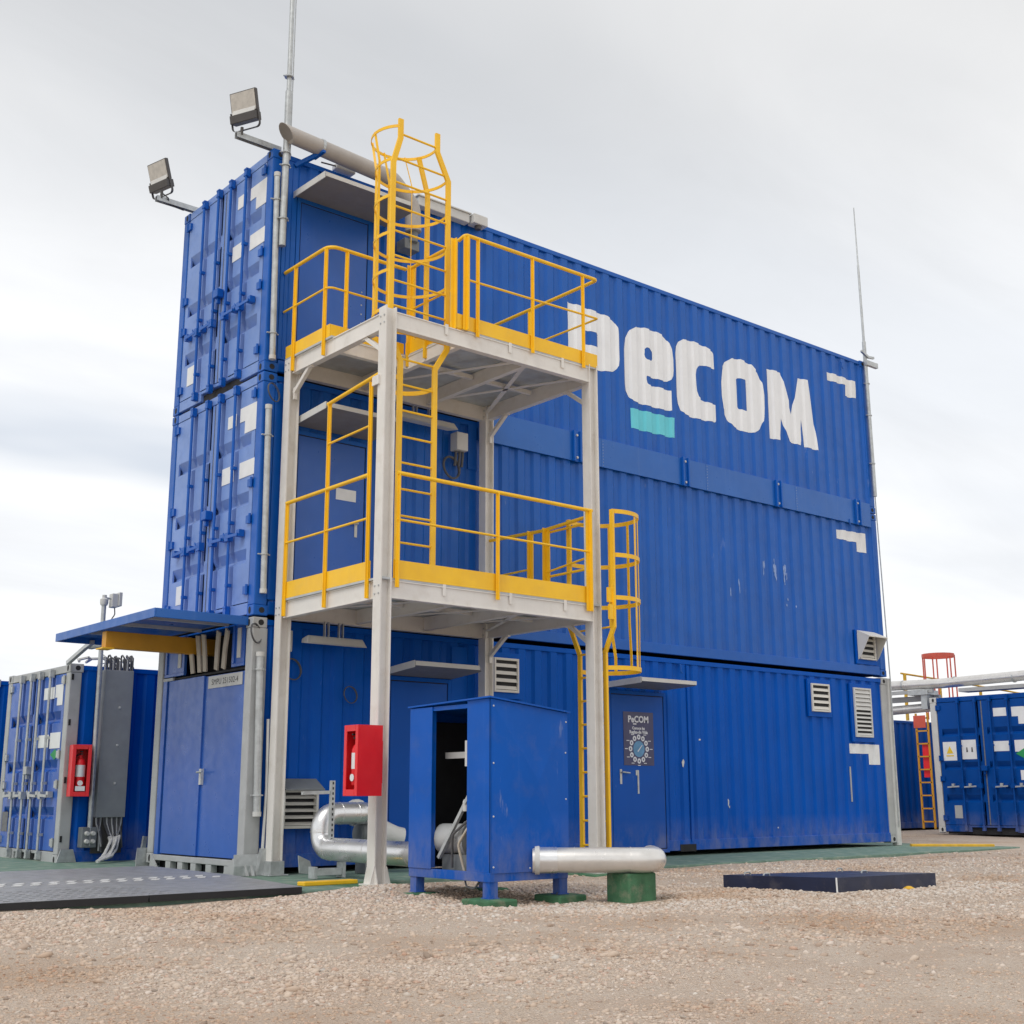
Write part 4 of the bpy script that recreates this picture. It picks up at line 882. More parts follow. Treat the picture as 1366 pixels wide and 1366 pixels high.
g = MB(); g.tube([(-.45, 2.28, 8.72), (-.36, 2.2, 8.62), (-.3, 2.28, 8.57), (-.1, 2.27, 8.55)], .01, 6)
single('lamp_cable', g, M['cable'], 'dark cable along the arm of the left floodlight', 'cable', smooth=True)

def clamp_mb(x, y, z, r=.03):
    g = MB(); g.rings((x, y, z-.008), (0, 0, 1), [(0, r*1.35), (.016, r*1.35)], 10); g.box(x-.075, x+.075, y+.0, y+.02, z-.006, z+.006); return g
def conduit(x0, x1, z0, z1, y, r, label, zs, m='galv', grp='conduits up the near corner'):
    t = thing('conduit', label, 'conduit', ((x0+x1)/2, y, z0), grp)
    g = MB().tube([(x0, y, z0), (x1, y, z1)], r, 12); part('pipe', g, M[m], t, smooth=True)
    g = MB().rings((x0, y, z0-.004), (0, 0, 1), [(0, r*1.15), (.05, r*1.15)], 12).rings((x1, y, z1-.046), (0, 0, 1), [(0, r*1.15), (.05, r*1.15)], 12); part('end_socket', g, M['ltgrey'], t, smooth=True)
    for q in zs:
        f = (q-z0)/(z1-z0); part('clamp', clamp_mb(x0+(x1-x0)*f, y, q, r), M['galv'], t)
    return t
conduit(.075, .04, 5.83, 8.20, -.045, .036, 'grey conduit up the corner of the topmost container', (6.15, 7.85))
conduit(.085, .055, 3.06, 5.26, -.045, .036, 'grey conduit up the corner of the middle container', (3.5, 4.9))
conduit(.115, .075, .62, 2.39, -.055, .042, 'thicker grey conduit up the grey corner post at ground level', (.84, 2.2))
g = MB().tube(fillet([(.21, -.06, .0), (.20, -.06, .30), (.22, -.06, .9), (.205, -.06, 1.66)], .3, 3), .017, 8)
t = single('hose', g, M['ltgrey'], 'thin pale hose beside the cream column at the near corner', 'hose', smooth=True)
g = MB().prism([(.12, 0), (.27, 0), (.225, .28), (.185, .28)], 'y', -.10, -.02)
single('foot_guard', g, M['galv'], 'small galvanised guard round the foot of the pale hose', 'guard')
def cable_loop(c, r, axis, label, th=.007, m='cable', parent=None):
    g = MB(); a = Vector(axis).normalized(); x = a.orthogonal().normalized(); y = a.cross(x)
    for k in range(2): g.tube([Vector(c)+a*.012*k+(x*math.cos(2*math.pi*i/18)*r*(.95+.05*k)+y*math.sin(2*math.pi*i/18)*r*1.15) for i in range(18)], th, 6, closed=True)
    return single('cable_coil', g, M[m], label, 'cable', smooth=True)
cable_loop((.02, -.03, 2.60), .10, (.5, -.8, .1), 'black cable coil hanging at the top of the grey corner post')
cable_loop((.10, -.06, 5.42), .10, (.4, -.9, .1), 'thin cable coil hanging on the corner between the upper containers', .005)
cable_loop((.50, -.03, 2.23), .11, (.1, -1, 0), 'black cable coil on the wall beside the lower strip lamp', .007)
cable_loop((2.70, -.06, 4.95), .13, (.1, -1, 0), 'thick black cable coil under the small junction box', .014)
cable_loop((1.28, -.03, 1.98), .09, (.1, -1, 0), 'thin cable coil on the wall right of the lower strip lamp', .005)
# masts
t = thing('mast', 'tall galvanised mast at the near top corner, running out of the picture', 'mast', (.11, -.1, 7.3))
g = MB().tube([(.112, -.10, 7.25), (.118, -.10, 9.3)], .042, 12); part('lower_tube', g, M['galv'], t, smooth=True)
g = MB().tube([(.118, -.10, 9.3), (.11, -.10, 13.2)], .03, 12); part('upper_tube', g, M['galv'], t, smooth=True)
g = MB().tube([(.17, -.10, 8.4), (.165, -.10, 13.2)], .007, 6); part('wire', g, M['galv'], t)
for q in (7.6, 8.3, 8.47, 9.5): part('clamp', clamp_mb(.115, -.10, q, .044), M['galv'], t)
t = thing('mast', 'slim tapering mast at the far end of the roof', 'mast', (CL-.08, -.05, 7.0))
g = MB().tube([(CL-.06, -.055, 6.0), (CL-.085, -.055, 8.9)], .035, 10); part('lower_tube', g, M['galv'], t, smooth=True)
g = MB().rings((CL-.085, -.055, 8.9), (-.012, 0, 1), [(0, .024), (1.5, .02), (1.52, .014), (2.65, .009)], 10); part('upper_tube', g, M['galv'], t, smooth=True)
for q in (6.6, 7.5, 8.1): part('clamp', clamp_mb(CL-.07, -.055, q, .036), M['galv'], t)
part('bracket', MB().box(CL-.12, CL+.22, -.12, -.06, 8.44, 8.53), M['galv'], t); part('bracket', MB().bar([(CL-.25, -.1, 8.68), (CL-.05, -.1, 8.60), (CL+.12, -.1, 8.62)], .04, .04), M['galv'], t)
g = MB().tube([(CL+.0, -.05, 0.3), (CL+.03, -.05, 2.75), (CL-.06, -.055, 6.0)], .012, 6); single('earth_wire', g, M['galv'], 'thin wire down the far corner of the stack below the slim mast', 'wire')
# exhaust
t = thing('exhaust_pipe', 'grey plastered exhaust pipe running along the roof edge to a slanted open end', 'pipe', (1.9, -.2, 8.1))
pts = fillet([(.05, -.20, 8.67), (1.60, -.20, 8.585), (1.93, -.20, 8.30), (1.95, -.20, 7.95)], .22, 6)
g = MB().tube(pts, .105, 18); 
for i in range(18):   # slanted mouth
    v = g.v[i]; g.v[i] = (v[0]-(v[2]-8.67)*.9, v[1], v[2])
part('pipe', g, M['insul'], t, smooth=True)
g = MB(); mouth = [(v[0]-.002, v[1], v[2]) for v in g.v]; ring = [(.05-(.092*math.sin(2*math.pi*i/16))*.9-.004, -.20+.092*math.cos(2*math.pi*i/16), 8.67+.092*math.sin(2*math.pi*i/16)) for i in range(16)]; g.add(ring, [tuple(range(16))]); part('mouth', g, M['awning'], t)
g = MB().tube([(1.95, -.20, 7.97), (1.95, -.20, 7.80)], .06, 12).box(1.82, 2.05, -.20, -.01, 7.70, 7.84); part('flange_box', g, M['grey_dark'], t, bevel=.006)
g = MB().bar([(.30, -.01, 8.40), (.52, -.20, 8.56)], .05, .05).box(.50, .54, -.32, -.08, 8.53, 8.56); part('stay', g, M['blue'], t)
g = MB().rings((.52, -.2, 8.645), (1, 0, -.055), [(0, .112), (.035, .112)], 18); part('strap', g, M['galv'], t)
# roof edge things
def smallbox(name, b, m, label, cat, extra=None, group=None):
    t = thing(name, label, cat, ((b[0]+b[1])/2, (b[2]+b[3])/2, b[4]), group); g = MB().box(*b); part('case', g, M[m], t, bevel=.01)
    if extra: extra(t)
    return t
smallbox('cable_tray', (2.10, 2.95, -.10, .02, 8.42, 8.55), 'ltgrey', 'pale cable tray on the roof edge right of the exhaust bend', 'cable tray', lambda t: part('lid', MB().box(2.08, 2.97, -.12, .04, 8.55, 8.565), M['ltgrey'], t))
smallbox('roof_box', (.86, 1.14, -.06, .06, 8.55, 8.62), 'ltgrey', 'small pale box on the roof edge above the top awning', 'box', lambda t: part('clip', MB().tube([(.65, -.03, 8.56), (.86, -.03, 8.58)], .01, 6), M['cable'], t))
smallbox('security_lamp', (2.98, 3.22, -.16, -.01, 8.42, 8.56), 'ltgrey', 'small pale box lamp hung on the roof edge above the upper railing', 'lamp', lambda t: part('lens', MB().rings((3.1, -.09, 8.42), (0, 0, -1), [(0, .05), (.05, .04)], 10), M['lampbody'], t))
smallbox('junction_box', (2.72, 2.90, -.16, -.01, 5.18, 5.42), 'ltgrey', 'grey junction box with cable glands beside the middle strip lamp', 'junction box', lambda t: [part('cable_gland', MB().tube([(x_, -.08, 5.18), (x_, -.08, 5.12), (x_-.01, -.07, 4.98)], .018, 8), M['cable'], t) for x_ in (2.76, 2.82, 2.87)])
smallbox('wall_box', (.36, .46, -.09, -.006, 2.42, 2.66), 'ltgrey', 'small grey box on the wall left of the lower strip lamp', 'box', lambda t: part('cable', MB().tube([(.40, -.05, 2.42), (.41, -.04, 2.2), (.46, -.04, 2.1)], .008, 6), M['cable'], t))
def strip_lamp(x0, x1, y, z, label, hang, gp='strip lamps'):
    t = thing('strip_lamp', label, 'lamp', ((x0+x1)/2, y, z), gp)
    g = MB().hexa([(x0, y-.10, z), (x1, y-.10, z), (x1-.04, y+.08, z+.02), (x0+.03, y+.08, z+.02)], [(x0+.05, y-.03, z+.10), (x1-.02, y-.03, z+.10), (x1-.05, y+.09, z+.07), (x0+.04, y+.09, z+.07)]); part('housing', g, M['ltgrey'], t, bevel=.006)
    g = MB().hexa([(x0+.04, y-.102, z+.012), (x1-.03, y-.102, z+.012), (x1-.035, y-.06, z+.075), (x0+.07, y-.06, z+.075)], [(x0+.04, y-.104, z+.014), (x1-.03, y-.104, z+.014), (x1-.035, y-.062, z+.077), (x0+.07, y-.062, z+.077)]); part('diffuser', g, M['vent'], t)
    for q in (.38, .62):
        for e_ in (-.03, .02): xx = x0+(x1-x0)*q+e_; part('bracket', MB().box(xx, xx+.01, y-.02, y+.02, z+.08, z+hang), M['galv'], t)
    return t
strip_lamp(.50, 1.30, -.24, 2.50, 'strip lamp under the lower deck at the near end of the wall', .27)
strip_lamp(1.62, 2.62, -.22, 5.38, 'strip lamp under the upper deck beside the ladder', .22)

# ------------------------------------------------------------------ canopy over the end door
t = thing('canopy', 'flat blue sheet canopy over the double door with a yellow beam below', 'canopy', (-.55, 1.5, 2.72))
CY0, CY1, CX0 = .10, 2.98, -1.12
g = MB().box(CX0+.02, -.004, CY0+.02, CY1-.02, 2.775, 2.79); part('roof_sheet', g, M['blue_band'], t)
g = MB().box(CX0, CX0+.02, CY0, CY1, 2.70, 2.80); part('fascia', g, M['blue_band'], t, bevel=.005)
g = MB().box(CX0+.02, -.002, CY0, CY0+.02, 2.70, 2.80); part('fascia', g, M['blue_band'], t, bevel=.005)
g = MB().box(CX0+.02, -.002, CY1-.02, CY1, 2.70, 2.80); part('fascia', g, M['blue_band'], t, bevel=.005)
for y_ in (.55, 1.25, 2.2):
    g = MB().box(CX0+.03, -.01, y_, y_+.04, 2.735, 2.774); part('purlin', g, M['grey'], t)
g = MB().box(CX0+.05, .62, 1.50, 1.62, 2.50, 2.695); part('beam', g, M['orange_beam'], t, bevel=.006)
g = MB().box(CX0+.0, CX0+.14, 1.46, 1.66, 2.485, 2.50); part('beam_plate', g, M['yellow'], t)
g = MB().bar([(-.52, 4.12, 2.57), (-.62, 3.25, 2.70), (-.68, 2.9, 2.72)], .05, .05).bar([(-.55, 3.3, 2.70), (-.5, 2.95, 2.715)], .05, .05); part('strut', g, M['galv'], t)
# plate with the box number, on the door
t = thing('number_plate', 'pale plate reading a container number at the top of the double door', 'sign', (.03, .65, 2.13))
g = MB().box(.018, .0285, .235, 1.06, 2.055, 2.195); part('plate', g, M['ltgrey'], t)
v, f = text_mb('SMPU 251502-4', .10); g = MB().add([(.0165, .648-p[0]*1.0, 2.122+p[1]*.95) for p in v], f); part('lettering', g, M['ink'], t)

# ------------------------------------------------------------------ poster on the far door
t = thing('poster', 'dark poster headed PECOM with a ring of round icons on the blue door', 'poster', (6.06, -.01, 1.6))
px0, px1, pz0, pz1 = 5.765, 6.36, 1.235, 1.97; g = MB().box(px0, px1, -.011, -.0065, pz0, pz1); part('sheet', g, M['poster'], t)
def ptext(txt, size, x, z, m, sx=1.0):
    v, f = text_mb(txt, size, off=size*.035); g = MB().add([(x+p[0]*sx, -.0125, z+p[1]) for p in v], f); part('lettering', g, M[m], t)
ptext('PeCOM', .125, 6.06, 1.865, 'poster_light'); g = MB().box(5.955, 6.02, -.0125, -.0115, 1.795, 1.812); part('lettering', g, M['poster_light'], t)
ptext('Conoce las', .055, 6.06, 1.745, 'poster_light'); ptext('Reglas de Vida', .062, 6.06, 1.69, 'poster_light')
cx, cz = 6.06, 1.46
def disc(x, z, r, y, n=18): return MB().add([(x+r*math.cos(2*math.pi*i/n), y, z+r*math.sin(2*math.pi*i/n)) for i in range(n)], [tuple(range(n))])
part('emblem', disc(cx, cz, .112, -.0122), M['poster_blue'], t)
g = MB().add([(cx-.03, -.0128, cz-.03), (cx-.02, -.0128, cz-.045), (cx+.07, -.0128, cz+.05), (cx+.06, -.0128, cz+.055)], [(0, 1, 2, 3)]); part('emblem', g, M['poster_light'], t)
for k in range(12):
    a = 2*math.pi*k/12; x_, z_ = cx+.165*math.cos(a), cz+.165*math.sin(a); part('icon', disc(x_, z_, .036, -.0122, 12), M['poster_light'], t)
    g = MB()
    g.add([(x_-.012, -.0128, z_-.015), (x_+.012, -.0128, z_-.012), (x_+.006, -.0128, z_+.016), (x_-.01, -.0128, z_+.012)], [(0, 1, 2, 3)]); part('icon_mark', g, M['poster'], t)
    x2, z2 = cx+.245*math.cos(a), cz+.225*math.sin(a); g = MB().box(x2-.028, x2+.028, -.0125, -.0115, z2-.005, z2+.005); part('caption', g, M['poster_light'], t)

# ------------------------------------------------------------------ fire extinguisher cabinets
def cabinet(label, loc, rotz, label2, wd=.24, h=.66, d=.27):
    # local: window faces -X, depth along +X
    t = thing('extinguisher_cabinet', label, 'cabinet', loc, 'red extinguisher cabinets', (0, 0, rotz)); a = .012; q = wd/2
    g = MB().box(d-a, d, -q, q, 0, h).box(0, d-a, -q, -q+a, 0, h).box(0, d-a, q-a, q, 0, h).box(0, d-a, -q+a, q-a, 0, a).box(0, d-a, -q+a, q-a, h-a, h); part('case', g, M['red'], t, local=True)
    g = MB().box(-.012, 0, -q, -q+.045, 0, h).box(-.012, 0, q-.045, q, 0, h).box(-.012, 0, -q+.045, q-.045, 0, .06).box(-.012, 0, -q+.045, q-.045, h-.06, h); part('door', g, M['red'], t, local=True, bevel=.004)
    e = thing('fire_extinguisher', label2, 'fire extinguisher', Matrix.LocRotScale(Vector(loc), t.rotation_euler, Vector((1, 1, 1))) @ Vector((.075, 0, .10)), 'fire extinguishers', (0, 0, rotz))
    g = MB().rings((0, 0, 0), (0, 0, 1), [(0, .055), (.01, .062), (.33, .062), (.37, .045), (.39, .02), (.43, .02)], 14); part('cylinder', g, M['red'], e, local=True, smooth=True)
    g = MB().rings((0, 0, .15), (0, 0, 1), [(0, .0635), (.15, .0635)], 14); part('label_wrap', g, M['sticker'], e, local=True, smooth=True)
    g = MB().rings((-.064, 0, .07), (-1, 0, 0), [(0, .035), (.003, .035)], 12); part('inspection_tag', g, M['sticker'], e, local=True)
    g = MB().box(-.05, .05, -.012, .012, .43, .45).box(-.07, .03, -.01, .01, .465, .48).tube(fillet([(.03, 0, .44), (.03, .06, .42), (.03, .07, .2), (.0, .07, .1)], .04, 4), .009, 6); part('valve', g, M['black'], e, local=True)
    return t, e
cb, _ = cabinet('red fire extinguisher cabinet mounted on the front cream column', (-.12, -2.16-.12, .83), 0, 'fire extinguisher in the cabinet on the cream column')
g = MB().box(.10, .222, -2.30, -2.20, .95, 1.35); part('mount', g, M['red'], cb)
ca, _ = cabinet('red fire extinguisher cabinet by the grey post of the neighbouring container', (-.36, 3.80, .83), RAD(78), 'fire extinguisher in the cabinet by the grey post', .24)
g = MB().box(.02, .2, -.08, .08, .075, .12); 
lab_ = MB().box(-.015, -.0125, -.06, .06, .07, .13); part('notice', lab_, M['sticker'], ca, local=True)

# ------------------------------------------------------------------ pipework beside the tower
t = thing('insulated_pipe', 'aluminium clad pipe looping from the wall round behind the front column', 'pipe', (.6, -1.4, .27))
pts = fillet([(.60, -3.05, .275), (.60, -.60, .285), (.60, -.60, .645), (1.22, -.60, .645), (1.22, -.02, .645)], .17, 7)
g = MB().tube(pts, .118, 18); part('cladding', g, M['alu'], t, smooth=True)
for p, a in (((.6, -.80, .284), (0, 1, 0)), ((.6, -1.55, .281), (0, 1, 0)), ((.6, -2.3, .278), (0, 1, 0)), ((.6, -.60, .455), (0, 0, 1)), ((.82, -.60, .645), (1, 0, 0)), ((1.03, -.6, .645), (1, 0, 0))):
    g = MB().rings(p, a, [(-.006, .1215), (.006, .1215)], 18); part('seam_band', g, M['alu'], t, smooth=True)
g = MB().rings((1.22, -.34, .645), (0, 1, 0), [(0, .15), (.05, .15)], 18); part('flange', g, M['ltgrey'], t, smooth=True)
t2 = thing('blower', 'dark round blower casing low on the wall behind the pipe loop', 'blower', (1.4, -.3, .4))
g = MB().rings((1.15, -.45, .42), (1, 0, 0), [(0, .10), (.02, .125), (.22, .125), (.24, .14), (.30, .14), (.31, .10)], 16); part('casing', g, M['grey_dark'], t2, smooth=True)
g = MB().rings((1.46, -.45, .42), (1, -.3, -.25), [(0, .14), (.02, .15), (.05, .145), (.18, .12), (.26, .12)], 16); part('reducer', g, M['ltgrey'], t2, smooth=True)
g = MB().box(1.2, 1.4, -.55, -.35, .0, .30); part('stand', g, M['grey_dark'], t2)
def slotted(p, q, wd, label, th=.035):
    t = thing('slotted_channel', label, 'bracket', p, 'galvanised slotted channels'); g = MB(); a, b = Vector(p), Vector(q)
    g.bar([a, b], wd, th, upv=(0, 1, 0)); part('channel', g, M['galv'], t)
    s = MB(); n = int((b-a).length/.05)
    for k in range(n):
        c = a+(b-a)*((k+.5)/n); s.box(c.x-.008, c.x+.008, c.y-th/2-.002, c.y-th/2-.0005, c.z-.013, c.z+.013)
    part('slot', s, M['dark'], t, kind='stuff'); return t
slotted((.56, -.86, .40), (.56, -.86, .99), .05, 'upright slotted channel behind the red cabinet at the pipe loop')
g = MB().bar([(.20, -.85, .86), (.56, -.85, .87)], .035, .035); single('pipe_hanger', g, M['galv'], 'thin galvanised hanger rail reaching to the hooded vent', 'bracket')
g = MB().box(.30, .64, -1.0, -.9, .03, .10).box(.62, .66, -1.01, -.89, .0, .16).box(.28, .32, -1.01, -.89, .0, .12); single('pipe_support', g, M['galv'], 'low galvanised support under the aluminium pipe', 'bracket', bevel=.004)
g = MB().hexa([(.34, -.62, .04), (.5, -.62, .02), (.5, -.60, .02), (.34, -.60, .04)], [(.32, -.62, .22), (.46, -.62, .16), (.46, -.60, .16), (.32, -.60, .22)]); single('mesh_guard', g, M['galv'], 'small perforated guard under the pipe elbow', 'guard')

# ------------------------------------------------------------------ blue enclosure in front
BX0, BX1, BY0, BY1 = .07, .95, -4.14, -2.98
BZ0, BZT = .165, 1.64
t = thing('equipment_enclosure', 'scratched blue sheet metal enclosure with an open slot showing machinery', 'enclosure', (.5, -3.55, 0))
def zt_(x, y): return 1.645-(x-BX0)*.105-(y-BY0)*.025
th = .012
def wall_quad(p, q, z0, name, m='blue_box', inset=(0, 0)):
    g = MB(); d = (Vector((q[0], q[1], 0))-Vector((p[0], p[1], 0))).normalized(); n = Vector((-d.y, d.x, 0))*th
    a = [(p[0], p[1], z0), (q[0], q[1], z0), (q[0], q[1], zt_(*q)), (p[0], p[1], zt_(*p))]; g.hexa(a, [(v[0]+n.x, v[1]+n.y, v[2]) for v in a]); return part(name, g, M[m], t)
# end with the slot (faces the camera's left)
SY0, SY1, SZ0, SZ1 = -3.82, -3.30, .215, 1.575
g = MB(); x0 = BX0
g.box(x0, x0+th, BY0, SY0, .206, zt_(x0, BY0)-.004); part('end_panel', g, M['blue_box'], t)
g = MB().box(x0-.012, x0-.0, SY1-.02, BY1, .205, zt_(x0, BY1)-.004); part('sliding_panel', g, M['blue_box'], t, bevel=.003)
g = MB().box(x0+.0, x0+th, SY0, BY1, SZ1, zt_(x0, BY1)-.004); part('end_panel', g, M['blue_box'], t)
g = MB().box(x0+.004, x0+.05, SY1, SY1+.05, SZ0, SZ1).box(x0+.012, x0+.04, SY0-.04, SY0, .6, 1.2); part('slot_edge', g, M['blue_box'], t)
g = MB(); g.box(x0-.004, x0+.05, BY0, BY1, .13, .205); part('bottom_rail', g, M['blue_box'], t, bevel=.003)
g = MB(); g.box(x0+.05, BX1, BY0+.01, BY0+.05, .13, .205); part('bottom_rail', g, M['blue_box'], t, bevel=.003)
# long side: overlapping sheet a little proud, shallow cross-break pressed into it
g = MB(); y0 = BY0
zt0, zt1 = zt_(BX0, BY0)-.03, zt_(BX1, BY0)-.03; cxm, czm = (BX0+BX1)/2+.07, .95
g.add([(BX0+.012, y0-.004, .20), (BX1, y0-.004, .20), (BX1, y0-.004, zt1), (BX0+.012, y0-.004, zt0), (cxm, y0-.034, czm)], [(0, 1, 4), (1, 2, 4), (2, 3, 4), (3, 0, 4)])
sp = part('side_panel', g, M['blue_box'], t)
g = MB().hexa([(BX0, y0-.002, .20), (BX1, y0-.002, .20), (BX1, y0+.01, .20), (BX0, y0+.01, .20)], [(BX0, y0-.002, zt_(BX0, BY0)-.004), (BX1, y0-.002, zt_(BX1, BY0)-.004), (BX1, y0+.01, zt_(BX1, BY0)-.004), (BX0, y0+.01, zt_(BX0, BY0)-.004)]); part('side_panel', g, M['blue_box'], t)
r_ = MB()
for x_, z_ in ((BX0+.03, 1.58), (BX0+.03, 1.1), (BX0+.03, .66), (BX0+.03, .25), (BX1-.03, 1.2), (BX1-.03, .8), (.5, .23), (.75, .23), (BX1-.02, 1.47)): r_.rings((x_, y0-.006, z_), (0, -1, 0), [(0, .009), (.006, .006)], 6)
part('rivet', r_, M['ltgrey'], sp, kind='stuff')
wall_quad((BX1, BY0), (BX1, BY1), .2, 'back_panel'); wall_quad((BX1, BY1), (BX0, BY1), .2, 'far_panel')
g = MB().box(BX1-.03, BX1-.015, BY0+.05, BY1-.03, .22, 1.5).box(BX0+.06, BX1-.03, BY1-.035, BY1-.02, .22, 1.5).box(BX0+.06, BX1-.03, BY0+.03, BY0+.04, .22, 1.5); part('shade_lining', g, M['dark'], t, kind='stuff')  # dark sheets added inside; the unlit interior is put into their colour
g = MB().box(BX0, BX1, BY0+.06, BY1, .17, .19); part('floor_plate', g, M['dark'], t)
e = .025; cs = [(BX0-e, BY0-e), (BX1+e, BY0-e), (BX1+e, BY1+e), (BX0-e, BY1+e)]
g = MB().hexa([(x, y, zt_(x, y)+.0) for x, y in cs], [(x, y, zt_(x, y)+.014) for x, y in cs]); part('lid', g, M['blue_box'], t)
for x_, y_ in ((BX0+.05, BY0+.06), (BX1-.05, BY0+.06), (BX0+.05, BY1-.06), (BX1-.05, BY1-.06)):
    g = MB().box(x_-.045, x_+.045, y_-.045, y_+.045, .0, BZ0); g.box(x_-.055, x_+.055, y_-.055, y_+.055, -.004, .004); part('leg', g, M['blue_box'], t)
# inside
m_ = thing('motor', 'grey machine with hoses low inside the blue enclosure', 'motor', (.5, -3.5, .3))
g = MB().rings((.22, -3.25, .46), (.3, -1, 0), [(0, .10), (.02, .13), (.28, .13), (.30, .16), (.34, .16), (.36, .09), (.5, .09)], 16); part('casing', g, M['grey'], m_, smooth=True)
g = MB().box(.2, .6, -3.75, -3.3, .19, .33); part('base', g, M['grey_dark'], m_)
g = MB().tube(fillet([(.14, -3.70, .20), (.10, -3.66, .42), (.12, -3.76, .55), (.2, -3.80, .66)], .08, 4), .012, 8); part('hose', g, M['beige'], m_, smooth=True)
g = MB().tube(fillet([(.16, -3.5, .22), (.12, -3.55, .5), (.16, -3.72, .62)], .08, 4), .012, 8); part('hose', g, M['cable'], m_, smooth=True)
g = MB().rings((.14, -3.72, .70), (0, 0, 1), [(0, .03), (.08, .03), (.1, .02)], 10); part('valve', g, M['ltgrey'], m_)
g = MB().bar([(.12, -3.36, .30), (.13, -3.80, .86)], .03, .03); single('loose_strut', g, M['galv'], 'grey rod leaning across the open slot of the enclosure', 'rod')
g = MB().box(.30, .33, -3.9, -3.2, 1.16, 1.215).box(.10, .32, -3.78, -3.75, 1.08, 1.30); part('inner_rail', g, M['ltgrey'], t)
for k, pts in enumerate(([(.12, -3.72, .17), (.10, -3.78, .08), (.11, -3.88, .06), (.14, -3.95, .17)], [(.14, -3.95, .17), (.14, -4.02, .03), (.18, -4.08, .0)], [(.85, -4.1, .17), (.9, -4.08, .05), (.84, -4.1, -.01)])):
    single('hose', MB().tube(fillet(pts, .05, 3), .009, 6), M['cable'], ['black hose sagging below the slot of the enclosure', 'black hose drooping beside the near leg of the enclosure', 'black hose under the right end of the enclosure'][k], 'hose', smooth=True)
def block(b, label):
    g = MB().box(*b); o = single('concrete_block', g, M['green_conc'], label, 'concrete block', 'green painted concrete blocks', bevel=.015); return o
block((BX0-.12, BX0+.20, BY0-.12, BY0+.24, -.14, -.004), 'green concrete block under the near leg of the enclosure')
block((BX1-.20, BX1+.12, BY0-.10, BY0+.24, -.10, -.006), 'green concrete block under the right leg of the enclosure')
block((BX0-.10, BX0+.20, BY1-.2, BY1+.12, -.12, -.006), 'green concrete block under the left leg of the enclosure')
block((BX1-.20, BX1+.12, BY1-.2, BY1+.12, -.12, -.006), 'green concrete block under the hidden back leg of the enclosure')
block((1.13, 1.46, -4.70, -4.42, -.10, .183), 'tall green concrete block carrying the free end of the pipe')
g = MB().box(TX0-.32, TX0+.42, TY1-.30, TY1+.55, -.12, -.003); tag(part('column_footing', g, M['green_conc'], bevel=.015), 'low green footing under the front cream column', 'footing')
g = MB().box(TX1-.32, TX1+.32, TY1-.30, TY1+.55, -.12, -.003); tag(part('column_footing', g, M['green_conc'], bevel=.015), 'low green footing under the column beside the caged ladder', 'footing')
# short pipe out of the enclosure
t = thing('insulated_pipe', 'short pale clad pipe stub leaving the side of the blue enclosure', 'pipe', (1.0, -4.5, .28))
d = Vector((.768, -.64, 0)); nrm = Vector((.64, .768, 0)); p0 = Vector((.55, -4.12, .292)); p1 = p0+d*1.06
pts = [p0, p0+d*.3]+fillet([p0+d*.3, p1, p1+nrm*.45], .17, 8)[1:]
g = MB().tube(pts, .105, 20); part('cladding', g, M['pipe_white'], t, smooth=True)
g = MB().rings(p0+d*.06, d, [(0, .109), (.15, .109)], 20); part('collar', g, M['alu'], t, smooth=True)
g = MB().rings(p0+d*.02, d, [(0, .118), (.04, .118)], 20); part('flange', g, M['ltgrey'], t, smooth=True)
for q in (.36, .62, .84): part('seam_band', MB().rings(p0+d*q, d, [(-.005, .1085), (.005, .1085)], 20), M['pipe_white'], t, smooth=True)
# cover slab in the gravel
t = thing('pit_cover', 'dark navy metal cover lying low in the gravel', 'cover', (3.8, -4.75, 0))
g = MB().add([(3.02, -5.42, -.08), (4.62, -5.42, -.08), (4.62, -4.40, -.08), (3.02, -4.10, -.08), (3.02, -5.42, .105), (4.62, -5.42, .085), (4.62, -4.40, .062), (3.02, -4.10, .072), (3.85, -4.85, .083)], [(3, 2, 1, 0), (0, 1, 5, 4), (1, 2, 6, 5), (2, 3, 7, 6), (3, 0, 4, 7), (4, 5, 8), (5, 6, 8), (6, 7, 8), (7, 4, 8)]); part('lid', g, M['navy'], t)
for x_, y_ in ((3.1, -4.3), (3.08, -4.55), (4.3, -4.5), (4.15, -4.9)): part('lifting_lug', MB().tube(fillet([(x_, y_, .06), (x_, y_, .10), (x_+.09, y_, .10), (x_+.09, y_, .06)], .02, 3), .008, 6), M['galv'], t)
g = MB().tube([(3.02, -5.425, .106), (3.016, -5.43, .0), (3.01, -5.435, -.04)], .008, 6); part('tie', g, M['sticker'], t)
single('stone', MB().rings((4.0, -5.52, -.055), (0, 0, 1), [(0, .05), (.03, .055), (.05, .02)], 8), M['yellow_dirty'], 'small yellow painted stone against the navy cover', 'stone')

# ------------------------------------------------------------------ ramp, kerbs
t = thing('ramp', 'dark checker plate ramp in front of the double door with worn white chevrons', 'ramp', (-2.5, -1.0, 0))
g = MB().prism([(-6.5, -2.32), (-2.1, -2.30), (-.62, -2.30), (-.40, -1.0), (-.28, -.30), (-.20, 1.9), (-6.5, 1.9)], 'z', .0, .036); part('plate', g, M['ramp'], t, bevel=.004)
g = MB().box(-6.5, -2.1, -2.345, -2.322, -.02, .034).box(-2.08, -.64, -2.33, -2.302, -.02, .034); part('edge_strip', g, M['black'], t)
pm = MB().prism([(-.085, -.075), (.0, -.075), (.085, .075), (.0, .075)], 'z', .0365, .0405).mesh('chevron')
for k in range(26):
    for j in (0, 1):
        link('chevron', pm, M['white_dirty'], t, loc=(-.55-k*.165-.08*j, -.50+.24*j+random.uniform(-.01, .01), 0))
g = MB()
for i in range(52):
    for j in range(7): x_, y_ = -6.2+i*.085, -2.22+j*.16; g.box(x_, x_+.045, y_, y_+.02, .0365, .0395)
